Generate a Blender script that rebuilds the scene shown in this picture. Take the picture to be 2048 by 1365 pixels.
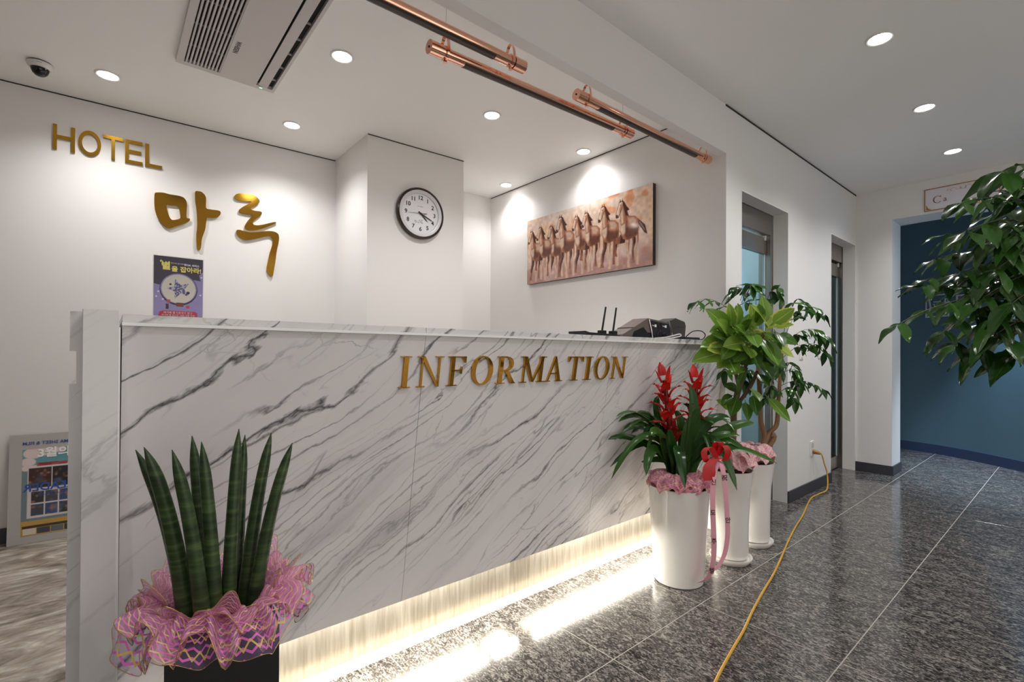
import bpy, bmesh, math, random
import numpy as np
from mathutils import Vector, Matrix
from mathutils.geometry import tessellate_polygon

for o in list(bpy.data.objects):
    bpy.data.objects.remove(o)
SC = bpy.context.scene
COL = SC.collection
random.seed(7)

# ------------------------------------------------------------------ camera
FPX, YAW, PITCH, ROLL, SHY, CAMH = 965.92, 0.6986, 0.0052, -0.0056, 21.04, 1.076


def _cam_axes():
    c, s = math.cos(YAW), math.sin(YAW)
    A = np.array([[c, -s, 0], [s, c, 0], [0, 0, 1.0]])
    c, s = math.cos(PITCH), math.sin(PITCH)
    B = np.array([[1, 0, 0], [0, c, s], [0, -s, c]])
    c, s = math.cos(ROLL), math.sin(ROLL)
    D = np.array([[c, 0, -s], [0, 1, 0], [s, 0, c]])
    return D @ B @ A


RM = _cam_axes()
cam_data = bpy.data.cameras.new('camera')
cam = bpy.data.objects.new('camera', cam_data)
COL.objects.link(cam)
cam_data.sensor_width = 36.0
cam_data.lens = FPX * 36.0 / 2048.0
cam_data.shift_y = SHY / 2048.0
cam_data.clip_start = 0.02
r_, f_, u_ = RM[0], RM[1], RM[2]
cam.matrix_world = Matrix(((r_[0], u_[0], -f_[0], 0), (r_[1], u_[1], -f_[1], 0),
                           (r_[2], u_[2], -f_[2], CAMH), (0, 0, 0, 1)))
SC.camera = cam

# ------------------------------------------------------------------ world, view
world = bpy.data.worlds.new('world')
SC.world = world
world.use_nodes = True
world.node_tree.nodes['Background'].inputs[0].default_value = (0.8, 0.85, 0.95, 1)
world.node_tree.nodes['Background'].inputs[1].default_value = 0.12
SC.view_settings.view_transform = 'Standard'
SC.view_settings.look = 'None'
SC.view_settings.gamma = 1.0
SC.view_settings.use_curve_mapping = False
SC.view_settings.exposure = 0.10
SC.cycles.diffuse_bounces = 8
SC.cycles.max_bounces = 14
SC.cycles.transparent_max_bounces = 24
DOWNLIGHT_W = 34.0
LOBBY_W = 46.0
FILL_STRENGTH = 1.45
LED_STRENGTH = 70.0
CORRIDOR_W = 420.0

# ------------------------------------------------------------------ pixel -> place helpers


def ray(u, v):
    return Vector((RM.T @ np.array([(u - 1024) / FPX, 1.0, -(v - 682.5 - SHY) / FPX])).tolist())


CAM = Vector((0, 0, CAMH))


def at(u, v, d):                      # a point at forward distance d
    return CAM + ray(u, v) * d


def on(u, v, axis, val):              # on an axis-aligned plane
    r = ray(u, v)
    return CAM + r * ((val - CAM[axis]) / r[axis])


def onp(u, v, P, n):
    r = ray(u, v)
    P = Vector(P); n = Vector(n)
    return CAM + r * ((P - CAM).dot(n) / r.dot(n))


# ------------------------------------------------------------------ materials
def lin(c):
    out = []
    for x in c[:3]:
        x = x / 255.0
        out.append(x / 12.92 if x <= 0.04045 else ((x + 0.055) / 1.055) ** 2.4)
    return (*out, 1.0)


MATS = {}


def mat(name, col=(200, 200, 200), rough=0.5, metal=0.0, **kw):
    if name in MATS:
        return MATS[name]
    m = bpy.data.materials.new(name)
    m.use_nodes = True
    b = m.node_tree.nodes['Principled BSDF']
    b.inputs['Base Color'].default_value = lin(col)
    b.inputs['Roughness'].default_value = rough
    b.inputs['Metallic'].default_value = metal
    for k, v in kw.items():
        b.inputs[k].default_value = v
    MATS[name] = m
    return m


def N(m, t, **kw):
    n = m.node_tree.nodes.new(t)
    for k, v in kw.items():
        setattr(n, k, v)
    return n


def L(m, a, b):
    m.node_tree.links.new(a, b)


def bsdf(m):
    return m.node_tree.nodes['Principled BSDF']


def math_node(m, op, a, b=None, c=None):
    n = N(m, 'ShaderNodeMath', operation=op)
    for i, x in enumerate((a, b, c)):
        if x is None:
            continue
        if isinstance(x, (int, float)):
            n.inputs[i].default_value = x
        else:
            L(m, x, n.inputs[i])
    return n.outputs[0]


def ramp(m, fac, stops):
    n = N(m, 'ShaderNodeValToRGB')
    el = n.color_ramp.elements
    while len(el) < len(stops):
        el.new(0.5)
    for e, (p, c) in zip(el, stops):
        e.position = p
        e.color = c if len(c) == 4 else lin(c)
    L(m, fac, n.inputs[0])
    return n.outputs[0]


def mixrgb(m, fac, a, b, blend='MIX'):
    n = N(m, 'ShaderNodeMix', data_type='RGBA', blend_type=blend)
    for key, x in ((0, fac), (6, a), (7, b)):
        if isinstance(x, (int, float)):
            n.inputs[key].default_value = x
        elif isinstance(x, tuple):
            n.inputs[key].default_value = x
        else:
            L(m, x, n.inputs[key])
    return n.outputs[2]


def noise(m, vec, scale, detail=4, rough=0.5, dist=0.0):
    n = N(m, 'ShaderNodeTexNoise')
    n.inputs['Scale'].default_value = scale
    n.inputs['Detail'].default_value = detail
    n.inputs['Roughness'].default_value = rough
    n.inputs['Distortion'].default_value = dist
    if vec is not None:
        L(m, vec, n.inputs['Vector'])
    return n.outputs['Fac']


def mapping(m, vec, loc=(0, 0, 0), rot=(0, 0, 0), scale=(1, 1, 1), typ='POINT'):
    n = N(m, 'ShaderNodeMapping', vector_type=typ)
    n.inputs['Location'].default_value = loc
    n.inputs['Rotation'].default_value = rot
    n.inputs['Scale'].default_value = scale
    L(m, vec, n.inputs['Vector'])
    return n.outputs[0]


def bump(m, h, strength=0.2, dist=0.01):
    n = N(m, 'ShaderNodeBump')
    n.inputs['Strength'].default_value = strength
    n.inputs['Distance'].default_value = dist
    L(m, h, n.inputs['Height'])
    L(m, n.outputs[0], bsdf(m).inputs['Normal'])


def paint_mat(name, col, rough=0.6):
    m = mat(name, col, rough)
    pos = N(m, 'ShaderNodeNewGeometry').outputs['Position']
    n = noise(m, pos, 1.3, 3)
    c = mixrgb(m, math_node(m, 'MULTIPLY', n, 0.10), lin(col), tuple(x * 0.86 for x in lin(col)[:3]) + (1,))
    L(m, c, bsdf(m).inputs['Base Color'])
    bump(m, noise(m, pos, 420, 2), 0.04, 0.002)
    return m


def marble_mat(name, base=(230, 227, 228), vein=(74, 74, 80), amount=1.0, ang=40, off=0.0):
    """white marble with grey veins rising from lower left to upper right"""
    m = mat(name, base, 0.16)
    pos = N(m, 'ShaderNodeNewGeometry').outputs['Position']
    p = mapping(m, pos, loc=(off, 0, off * 0.37), rot=(0, math.radians(ang), 0))
    st = mapping(m, p, scale=(0.17, 1.0, 1.0))
    st2 = mapping(m, p, scale=(0.30, 1.0, 1.0))
    warp = N(m, 'ShaderNodeTexNoise')
    warp.inputs['Scale'].default_value = 7.0
    warp.inputs['Detail'].default_value = 6
    L(m, st2, warp.inputs['Vector'])

    def warped(vec, k):
        wv = N(m, 'ShaderNodeVectorMath', operation='MULTIPLY_ADD')
        L(m, warp.outputs['Color'], wv.inputs[0])
        wv.inputs[1].default_value = (k * 0.3, k, k)
        L(m, vec, wv.inputs[2])
        return wv.outputs[0]

    def ridge(scale, width, vec, det=2, rough=0.5):
        n = noise(m, vec, scale, det, rough)
        d = math_node(m, 'ABSOLUTE', math_node(m, 'SUBTRACT', n, 0.5))
        return math_node(m, 'SUBTRACT', 1.0, math_node(m, 'MINIMUM', math_node(m, 'DIVIDE', d, width), 1.0))

    def gate(scale, mul, add, vec=st2):
        return N_clamp(m, math_node(m, 'MULTIPLY_ADD', noise(m, vec, scale, 2), mul, add))
    v1 = warped(st, 0.05); v2 = warped(st2, 0.10)
    sx = N(m, 'ShaderNodeSeparateXYZ'); L(m, p, sx.inputs[0])
    low = noise(m, mapping(m, p, scale=(0.45, 1.0, 1.0)), 1.5, 2)
    wob = noise(m, st2, 9.0, 5, 0.6)

    def bands(freq, amp, wamp, width, phase):
        t = math_node(m, 'MULTIPLY_ADD', sx.outputs[2], freq, phase)
        t = math_node(m, 'ADD', t, math_node(m, 'MULTIPLY', low, amp))
        t = math_node(m, 'ADD', t, math_node(m, 'MULTIPLY', wob, wamp))
        d = math_node(m, 'ABSOLUTE', math_node(m, 'SUBTRACT', math_node(m, 'FRACT', t), 0.5))
        wd = math_node(m, 'MULTIPLY', gate(6.0, 3.2, -0.9), width)
        wd = math_node(m, 'ADD', wd, width * 0.25)
        return math_node(m, 'SUBTRACT', 1.0, math_node(m, 'MINIMUM', math_node(m, 'DIVIDE', d, wd), 1.0))
    big = math_node(m, 'MULTIPLY', bands(6.5, 5.0, 1.1, 0.060, 0.3), gate(3.2, 6.0, -2.35))
    soft = math_node(m, 'MULTIPLY', bands(6.5, 5.0, 1.1, 0.28, 0.3), gate(3.7, 4.5, -2.2))
    mid = math_node(m, 'MULTIPLY', bands(15.0, 9.0, 2.0, 0.085, 0.1), gate(4.6, 6.5, -3.0))
    fine = math_node(m, 'MULTIPLY', bands(34.0, 16.0, 3.6, 0.13, 0.6), gate(3.6, 7.0, -3.45))
    mid = math_node(m, 'MAXIMUM', mid, math_node(m, 'MULTIPLY', ridge(9.0, 0.016, v1, 3), gate(5.5, 5.0, -2.6)))
    cr = N(m, 'ShaderNodeTexVoronoi', feature='DISTANCE_TO_EDGE')
    cr.inputs['Scale'].default_value = 5.0
    L(m, warped(mapping(m, p, scale=(0.55, 1, 1)), 0.35), cr.inputs['Vector'])
    crk = math_node(m, 'SUBTRACT', 1.0, math_node(m, 'MINIMUM', math_node(m, 'DIVIDE', cr.outputs['Distance'], 0.010), 1.0))
    crk = math_node(m, 'MULTIPLY', crk, gate(4.0, 6.0, -3.2, p))
    haze = N_clamp(m, math_node(m, 'MULTIPLY_ADD', noise(m, v2, 5.0, 6, 0.65), 2.4, -1.15))
    f = math_node(m, 'MULTIPLY', big, 0.95 * amount)
    f = math_node(m, 'MAXIMUM', f, math_node(m, 'MULTIPLY', mid, 0.78 * amount))
    f = math_node(m, 'MAXIMUM', f, math_node(m, 'MULTIPLY', soft, 0.30 * amount))
    f = math_node(m, 'MAXIMUM', f, math_node(m, 'MULTIPLY', fine, 0.50 * amount))
    f = math_node(m, 'MAXIMUM', f, math_node(m, 'MULTIPLY', crk, 0.55 * amount))
    f = math_node(m, 'ADD', f, math_node(m, 'MULTIPLY', haze, 0.13 * amount))
    c = mixrgb(m, N_clamp(m, f), lin(base), lin(vein))
    L(m, c, bsdf(m).inputs['Base Color'])
    return m


def N_clamp(m, x):
    n = N(m, 'ShaderNodeClamp')
    L(m, x, n.inputs[0])
    return n.outputs[0]


def emit_mat(name, col, strength):
    if name in MATS:
        return MATS[name]
    m = bpy.data.materials.new(name)
    m.use_nodes = True
    nt = m.node_tree
    nt.nodes.remove(nt.nodes['Principled BSDF'])
    e = nt.nodes.new('ShaderNodeEmission')
    e.inputs[0].default_value = lin(col)
    e.inputs[1].default_value = strength
    nt.links.new(e.outputs[0], nt.nodes['Material Output'].inputs[0])
    MATS[name] = m
    return m


M_WALL = paint_mat('white_wall_paint', (230, 228, 226))
M_CEIL = paint_mat('ceiling_paint', (247, 245, 243))
M_MARBLE = marble_mat('veined_marble')
M_MARBLE2 = marble_mat('soft_marble', amount=0.35, off=3.1)
M_STEEL = mat('brushed_steel', (170, 165, 160), 0.28, 1.0)
M_GOLD = mat('polished_gold', (205, 158, 62), 0.12, 1.0)
M_COPPER = mat('rose_gold', (246, 190, 164), 0.12, 1.0)
M_BLACK = mat('black_plastic', (22, 22, 23), 0.35)
M_DARKBROWN = mat('smoked_diffuser', (58, 44, 40), 0.35)
M_BASEB = mat('dark_baseboard', (60, 60, 68), 0.4)
M_WHITEP = mat('white_plastic', (226, 224, 220), 0.35)
M_GAP = mat('shadow_gap', (40, 38, 34), 0.7)
M_CERAMIC = mat('glazed_white_ceramic', (236, 233, 229), 0.12)
M_SOIL = mat('potting_soil', (52, 38, 30), 0.9)

# brushed metal kick plate
M_KICK = mat('brushed_kick_steel', (206, 192, 160), 0.3, 0.9)
_p = mapping(M_KICK, N(M_KICK, 'ShaderNodeNewGeometry').outputs['Position'], scale=(40, 40, 3))
_n = noise(M_KICK, _p, 2.0, 5)
L(M_KICK, ramp(M_KICK, _n, [(0.3, (182, 174, 156)), (0.7, (222, 216, 204))]), bsdf(M_KICK).inputs['Base Color'])
L(M_KICK, math_node(M_KICK, 'MULTIPLY_ADD', _n, 0.25, 0.22), bsdf(M_KICK).inputs['Roughness'])

# granite floor
M_GRANITE = mat('flecked_granite', (96, 92, 90), 0.13)
_m = M_GRANITE
_pos = N(_m, 'ShaderNodeNewGeometry').outputs['Position']
_oi = N(_m, 'ShaderNodeObjectInfo')
_cmb = N(_m, 'ShaderNodeCombineXYZ')
L(_m, math_node(_m, 'MULTIPLY', _oi.outputs['Random'], 37.0), _cmb.inputs[0])
L(_m, math_node(_m, 'MULTIPLY', _oi.outputs['Random'], 19.0), _cmb.inputs[1])
_va = N(_m, 'ShaderNodeVectorMath', operation='ADD')
L(_m, _pos, _va.inputs[0]); L(_m, _cmb.outputs[0], _va.inputs[1])
_st = mapping(_m, _va.outputs[0], rot=(0, 0, 0.12), scale=(1.0, 0.46, 1.0))
_a = noise(_m, _st, 92, 3, 0.6, 1.6)
_b = noise(_m, _st, 210, 2, 0.6, 0.8)
_cc = noise(_m, _st, 18, 2, 0.5, 0.6)
_f = math_node(_m, 'ADD', math_node(_m, 'MULTIPLY', _a, 0.62), math_node(_m, 'MULTIPLY', _b, 0.26))
_f = math_node(_m, 'ADD', _f, math_node(_m, 'MULTIPLY', _cc, 0.14))
L(_m, ramp(_m, _f, [(0.40, (24, 23, 23)), (0.47, (58, 55, 54)), (0.53, (98, 94, 91)), (0.61, (150, 145, 140))]),
  bsdf(_m).inputs['Base Color'])

# brown veined floor behind the counter
M_BROWNFLOOR = mat('brown_veined_marble', (140, 128, 116), 0.2)
_m = M_BROWNFLOOR
_pos = N(_m, 'ShaderNodeNewGeometry').outputs['Position']
_st = mapping(_m, _pos, rot=(0, 0, math.radians(-28)), scale=(1.0, 2.4, 1.0))
_a = noise(_m, _st, 2.4, 6, 0.6, 1.8)
_b = noise(_m, _st, 8, 5, 0.6, 1.2)
_f = math_node(_m, 'ADD', math_node(_m, 'MULTIPLY', _a, 0.65), math_node(_m, 'MULTIPLY', _b, 0.35))
L(_m, ramp(_m, _f, [(0.36, (104, 95, 85)), (0.47, (148, 137, 125)), (0.56, (180, 170, 158)), (0.66, (226, 219, 209))]),
  bsdf(_m).inputs['Base Color'])

# teal wall
M_TEAL = paint_mat('teal_wall_paint', (92, 122, 138), 0.55)
M_BLUEROOM = paint_mat('pale_blue_wall_paint', (196, 210, 214), 0.6)
M_NAVYB = mat('navy_baseboard', (58, 72, 104), 0.4)

M_GLASS = mat('clear_door_glass', (205, 226, 232), 0.02, 0.0)
bsdf(M_GLASS).inputs['Transmission Weight'].default_value = 1.0
bsdf(M_GLASS).inputs['IOR'].default_value = 1.1


# ------------------------------------------------------------------ mesh builder
class MB:
    def __init__(s):
        s.v = []; s.f = []; s.uv = None

    def add(s, verts, faces):
        o = len(s.v)
        s.v += [tuple(x) for x in verts]
        s.f += [tuple(i + o for i in f) for f in faces]
        return s

    def box(s, x0, x1, y0, y1, z0, z1):
        vs = [(x, y, z) for z in (z0, z1) for y in (y0, y1) for x in (x0, x1)]
        return s.add(vs, [(0, 2, 3, 1), (4, 5, 7, 6), (0, 1, 5, 4), (2, 6, 7, 3), (0, 4, 6, 2), (1, 3, 7, 5)])

    def hexa(s, b, t):   # 4 bottom points, 4 top points (same order)
        return s.add(list(b) + list(t), [(3, 2, 1, 0), (4, 5, 6, 7)] + [(i, (i + 1) % 4, 4 + (i + 1) % 4, 4 + i) for i in range(4)])

    def lathe(s, prof, c=(0, 0, 0), n=32, cap=True):
        c = Vector(c); k = len(prof); vs = []; fs = []
        for i in range(n):
            a = 2 * math.pi * i / n
            for r, z in prof:
                vs.append((c.x + r * math.cos(a), c.y + r * math.sin(a), c.z + z))
        for i in range(n):
            j = (i + 1) % n
            for q in range(k - 1):
                fs.append((i * k + q, j * k + q, j * k + q + 1, i * k + q + 1))
        if cap:
            if prof[0][0] > 1e-6:
                fs.append(tuple(reversed([i * k for i in range(n)])))
            if prof[-1][0] > 1e-6:
                fs.append(tuple(i * k + k - 1 for i in range(n)))
        return s.add(vs, fs)

    def tube(s, path, rad, n=10, cap=True, sx=1.0):
        path = [Vector(p) for p in path]
        rr = rad if isinstance(rad, (list, tuple)) else [rad] * len(path)
        vs = []; fs = []
        up = Vector((0, 0, 1))
        t0 = (path[1] - path[0]).normalized()
        if abs(t0.dot(up)) > 0.95:
            up = Vector((1, 0, 0))
        for i, p in enumerate(path):
            a = path[max(i - 1, 0)]; b = path[min(i + 1, len(path) - 1)]
            t = (b - a).normalized()
            x = t.cross(up)
            if x.length < 1e-4:
                x = t.orthogonal()
            x.normalize(); y = x.cross(t).normalized(); up = y
            for k in range(n):
                an = 2 * math.pi * k / n
                vs.append(p + (x * math.cos(an) * sx + y * math.sin(an)) * rr[i])
        for i in range(len(path) - 1):
            for k in range(n):
                j = (k + 1) % n
                fs.append((i * n + k, i * n + j, (i + 1) * n + j, (i + 1) * n + k))
        if cap:
            fs.append(tuple(reversed(range(n))))
            fs.append(tuple(range((len(path) - 1) * n, len(path) * n)))
        return s.add(vs, fs)

    def prism(s, polys, O, ex, ey, ez, depth):
        """polys = [outer, hole, ...] 2-D lists in the frame O, ex, ey; extruded along ez by depth"""
        O = Vector(O); ex = Vector(ex); ey = Vector(ey); ez = Vector(ez)
        if not isinstance(polys[0][0], (list, tuple)):
            polys = [polys]
        flat = [p for q in polys for p in q]
        tri = tessellate_polygon([[Vector((x, y, 0)) for x, y in q] for q in polys])
        n = len(flat)
        vs = [O + ex * x + ey * y for x, y in flat] + [O + ex * x + ey * y + ez * depth for x, y in flat]
        fs = []
        for t in tri:
            a, b, c = t
            cr = (flat[b][0] - flat[a][0]) * (flat[c][1] - flat[a][1]) - (flat[b][1] - flat[a][1]) * (flat[c][0] - flat[a][0])
            if cr < 0:
                a, b, c = a, c, b
            fs.append((n + a, n + b, n + c)); fs.append((c, b, a))
        o = 0
        for q in polys:
            k = len(q)
            for i in range(k):
                j = (i + 1) % k
                fs.append((o + i, o + j, n + o + j, n + o + i))
            o += k
        return s.add(vs, fs)

    def strip(s, pts, width_vecs, thick_vec):
        """ribbon: centre line pts, half-width vectors, thickness vector"""
        k = len(pts); vs = []
        for p, w in zip(pts, width_vecs):
            p = Vector(p); w = Vector(w); t = Vector(thick_vec)
            vs += [p - w, p + w, p + w + t, p - w + t]
        fs = []
        for i in range(k - 1):
            for q in range(4):
                r = (q + 1) % 4
                fs.append((4 * i + q, 4 * i + r, 4 * i + 4 + r, 4 * i + 4 + q))
        fs.append((3, 2, 1, 0)); fs.append((4 * k - 4, 4 * k - 3, 4 * k - 2, 4 * k - 1))
        return s.add(vs, fs)

    def mesh(s, name, off=(0, 0, 0), smooth=False, bevel=0.0, seg=2):
        me = bpy.data.meshes.new(name)
        ox, oy, oz = off
        me.from_pydata([(x - ox, y - oy, z - oz) for x, y, z in s.v], [], s.f)
        bm = bmesh.new(); bm.from_mesh(me)
        bmesh.ops.recalc_face_normals(bm, faces=bm.faces)
        if bevel:
            bmesh.ops.bevel(bm, geom=[e for e in bm.edges if len(e.link_faces) == 2 and e.calc_face_angle(0) > 0.5],
                            offset=bevel, segments=seg, affect='EDGES', profile=0.6)
        bm.to_mesh(me); bm.free()
        if smooth:
            for p in me.polygons:
                p.use_smooth = True
            if hasattr(me, 'set_sharp_from_angle'):
                me.set_sharp_from_angle(angle=math.radians(40))
        return me

    def build(s, name, m, parent=None, smooth=False, bevel=0.0, seg=2):
        off = parent.matrix_world.translation if parent else (0, 0, 0)
        off = ORG.get(parent.name, (0, 0, 0)) if parent else (0, 0, 0)
        me = s.mesh(name, off, smooth, bevel, seg)
        return link(name, me, m, parent, off)


ORG = {}


def link(name, me, m, parent=None, org=(0, 0, 0)):
    o = bpy.data.objects.new(name, me)
    COL.objects.link(o)
    if m:
        me.materials.clear(); me.materials.append(m)
    if parent:
        o.parent = parent
    ORG[o.name] = tuple(org)
    return o


def empty(name, loc, label=None, cat=None, group=None):
    o = bpy.data.objects.new(name, None)
    COL.objects.link(o)
    o.empty_display_size = 0.05
    o.location = loc
    ORG[o.name] = tuple(loc)
    tag(o, label, cat, group)
    return o


def tag(o, label=None, cat=None, group=None, kind=None):
    if label:
        o['label'] = label
    if cat:
        o['category'] = cat
    if group:
        o['group'] = group
    if kind:
        o['kind'] = kind
    return o


def struct(o):
    o['kind'] = 'structure'
    return o


def box(x0, x1, y0, y1, z0, z1):
    return MB().box(x0, x1, y0, y1, z0, z1)


def text_mesh(body, size, extrude=0.0, bold=0.0, align='CENTER'):
    c = bpy.data.curves.new('txt', 'FONT')
    c.body = body; c.size = size; c.align_x = align; c.align_y = 'CENTER'
    c.extrude = extrude; c.offset = bold; c.resolution_u = 3
    o = bpy.data.objects.new('txt', c)
    COL.objects.link(o)
    dg = bpy.context.evaluated_depsgraph_get()
    me = bpy.data.meshes.new_from_object(o.evaluated_get(dg))
    bpy.data.objects.remove(o)
    return me


def put_text(name, body, size, O, ex, ey, m, parent, bold=0.0, mirror=False, align='CENTER', ez=None):
    me = text_mesh(body, size, 0.0004, bold, align)
    ex = Vector(ex).normalized(); ey = Vector(ey).normalized()
    if mirror:
        ex = -ex
    ez = ex.cross(ey) if not mirror else -(ex.cross(ey))
    O = Vector(O)
    me.transform(Matrix(((ex.x, ey.x, ez.x, O.x), (ex.y, ey.y, ez.y, O.y), (ex.z, ey.z, ez.z, O.z), (0, 0, 0, 1))))
    if mirror:
        me.flip_normals()
    off = ORG[parent.name]
    me.transform(Matrix.Translation(-Vector(off)))
    return link(name, me, m, parent, off)


# ================================================================== the setting
ZC = 2.596            # ceiling
YW = 1.405            # lobby wall front
XE = 2.866            # right wall of the reception alcove
XF = 5.42             # far lobby wall
BS = -0.048           # slope of the alcove's back wall


def yback(x, y0=3.815):
    return y0 + BS * (x - 1.376)


# floor: grout bed with a tile grid
fl = struct(MB().box(-3.2, 8.6, -2.6, 1.665, -0.05, -0.0008).build('floor', mat('pale_grout', (176, 170, 162), 0.6)))
TX, TY = 0.5995, 0.522
tile_me = {}
xi = 1.380 - TX * 8
xs = [xi + TX * i for i in range(21)]
ys = [1.0755 - TY * i for i in range(-1, 8)]
for a in range(len(xs) - 1):
    for b in range(len(ys)):
        x0, x1 = xs[a] + 0.0019, xs[a + 1] - 0.0019
        y1 = min(ys[b] - 0.0019, 1.663); y0 = ys[b] - TY + 0.0019
        if y0 > 1.6 or y1 < -2.4:
            continue
        key = round(y1 - y0, 3)
        if key not in tile_me:
            tile_me[key] = MB().box(-(x1 - x0) / 2, (x1 - x0) / 2, -(y1 - y0) / 2, (y1 - y0) / 2, -0.02, 0).mesh('tile', bevel=0.0006, seg=1)
        t = link('tile', tile_me[key], M_GRANITE, fl)
        t.location = ((x0 + x1) / 2, (y0 + y1) / 2, 0)
fb = struct(MB().box(-3.2, 2.95, 1.665, 4.1, -0.05, 0.0).build('floor_reception', M_BROWNFLOOR))

struct(box(-3.2, 8.6, -2.6, 4.2, ZC, ZC + 0.05).build('ceiling', M_CEIL))

# back wall of the alcove, slightly out of square
w = MB()
w.hexa([(-3.2, yback(-3.2), 0), (2.95, yback(2.95), 0), (2.95, 4.3, 0), (-3.2, 4.3, 0)],
       [(-3.2, yback(-3.2), ZC), (2.95, yback(2.95), ZC), (2.95, 4.3, ZC), (-3.2, 4.3, ZC)])
wb = struct(w.build('wall_back', M_WALL))
# column
CX0, CX1 = 1.372, 2.145


def ycol(x):
    return 3.197 + BS * (x - 1.372)


w = MB()
w.hexa([(CX0, ycol(CX0), 0), (CX1, ycol(CX1), 0), (CX1 + .02, yback(CX1) + .03, 0), (CX0, yback(CX0) + .03, 0)],
       [(CX0, ycol(CX0), ZC), (CX1, ycol(CX1), ZC), (CX1 + .02, yback(CX1) + .03, ZC), (CX0, yback(CX0) + .03, ZC)])
struct(w.build('wall_column', M_WALL))
# right wall of the alcove
struct(box(XE, XE + 0.09, YW, 3.85, 0, ZC).build('wall_right', M_WALL))
# lobby wall with two door recesses, header over the counter opening
D1 = (3.070, 3.805); D2 = (4.733, 5.40); ZD = 2.117
w = MB()
w.box(XE + 0.0901, D1[0], YW, 1.506, 0, ZC)
w.box(D1[0], D1[1], YW, 1.506, ZD, ZC)
w.box(D1[1], D2[0], YW, 1.506, 0, ZC)
w.box(D2[0], D2[1], YW, 1.506, ZD, ZC)
w.box(D2[1], XF + 0.3, YW, 1.506, 0, ZC)
struct(w.build('wall_lobby', M_WALL))
struct(box(-3.2, XE - 0.0005, YW, 1.46, 2.300, ZC).build('wall_header', M_WALL))
# far lobby wall with the wide passage
PY0, PY1, PZ = -0.75, 1.130, 2.307
w = MB()
w.box(XF, XF + 0.30, PY1, YW - 0.0005, 0, ZC)
w.box(XF, XF + 0.30, PY0, PY1, PZ, ZC)
w.box(XF, XF + 0.30, -2.6, PY0, 0, ZC)
struct(w.build('wall_far', M_WALL))
# unseen sides of the lobby
struct(box(-3.3, -3.2, -2.6, 4.3, 0, ZC).build('wall_left', M_WALL))
w = MB()
WX0, WX1, WZ1 = -0.6, 3.6, 2.35
w.box(-3.2, WX0, -2.7, -2.6, 0, ZC); w.box(WX1, 8.6, -2.7, -2.6, 0, ZC); w.box(WX0, WX1, -2.7, -2.6, WZ1, ZC)
struct(w.build('wall_rear', M_WALL))
# unseen glowing entrance, added to light the counter front from behind the camera
we = struct(empty('fill_window', ((WX0 + WX1) / 2, -2.66, 0)))
M_FILL = emit_mat('fill_glow_pane', (255, 249, 240), FILL_STRENGTH)
for i in range(4):
    xa = WX0 + (WX1 - WX0) * i / 4; xb = WX0 + (WX1 - WX0) * (i + 1) / 4
    box(xa + 0.03, xb - 0.03, -2.672, -2.664, 0.10, WZ1 - 0.05).build('pane', M_FILL, we)
    box(xa, xa + 0.03, -2.69, -2.64, 0, WZ1).build('fill_frame', M_STEEL, we)
    box(xb - 0.03, xb, -2.69, -2.64, 0, WZ1).build('fill_frame', M_STEEL, we)
    box(xa + 0.03, xb - 0.03, -2.69, -2.64, 0, 0.10).build('fill_frame', M_STEEL, we)
    box(xa + 0.03, xb - 0.03, -2.69, -2.64, WZ1 - 0.05, WZ1).build('fill_frame', M_STEEL, we)

# curved teal wall in the passage
arc = [(7.30, 3.2), (7.20, 2.2), (7.135, 1.62), (7.095, 1.38), (7.03, 1.09), (6.90, 0.82), (6.73, 0.585), (6.55, 0.37), (6.33, 0.14), (6.08, -0.10), (5.78, -0.40), (5.60, -0.62), (5.45, -0.9)]


def smooth_path(p, k=6):
    out = []
    for i in range(len(p) - 1):
        a = Vector(p[max(i - 1, 0)]); b = Vector(p[i]); c = Vector(p[i + 1]); d = Vector(p[min(i + 2, len(p) - 1)])
        for j in range(k):
            t = j / k
            out.append(0.5 * ((2 * b) + (c - a) * t + (2 * a - 5 * b + 4 * c - d) * t * t + (3 * b - a - 3 * c + d) * t ** 3))
    out.append(Vector(p[-1]))
    return out


arc_s = smooth_path(arc, 5)


def arc_wall(off0, off1, z0, z1):
    m = MB(); vs = []; fs = []
    for i, p in enumerate(arc_s):
        a = arc_s[max(i - 1, 0)]; b = arc_s[min(i + 1, len(arc_s) - 1)]
        t = (b - a).normalized(); n = Vector((-t.y, t.x))     # pointing away from the camera
        if n.x < 0:
            n = -n
        for q, z in ((off0, z0), (off1, z0), (off1, z1), (off0, z1)):
            vs.append((p.x + n.x * q, p.y + n.y * q, z))
    for i in range(len(arc_s) - 1):
        for q in range(4):
            r = (q + 1) % 4
            fs.append((4 * i + q, 4 * i + r, 4 * i + 4 + r, 4 * i + 4 + q))
    k = len(arc_s)
    fs += [(3, 2, 1, 0), (4 * k - 4, 4 * k - 3, 4 * k - 2, 4 * k - 1)]
    return m.add(vs, fs)


struct(arc_wall(0.0, 0.12, 0, ZC).build('wall_passage', M_TEAL, smooth=True))
struct(arc_wall(-0.012, -0.0005, 0, 0.10).build('baseboard_passage', M_NAVYB, smooth=True))
struct(box(5.72, 8.6, 2.4, 2.5, 0, ZC).build('wall_passage_end', M_TEAL))

# rooms behind the two glass doors
struct(box(2.957, 5.72, 3.3, 3.4, 0, ZC).build('wall_side_room', M_BLUEROOM))
struct(box(4.28, 4.36, 1.507, 3.3, 0, ZC).build('wall_partition', M_BLUEROOM))
struct(box(2.957, 5.72, 1.665, 3.3, -0.05, 0).build('floor_side_room', M_BROWNFLOOR))
struct(box(5.60, 5.72, 1.507, 3.3, 0, ZC).build('wall_side_room_end', M_TEAL))

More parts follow.
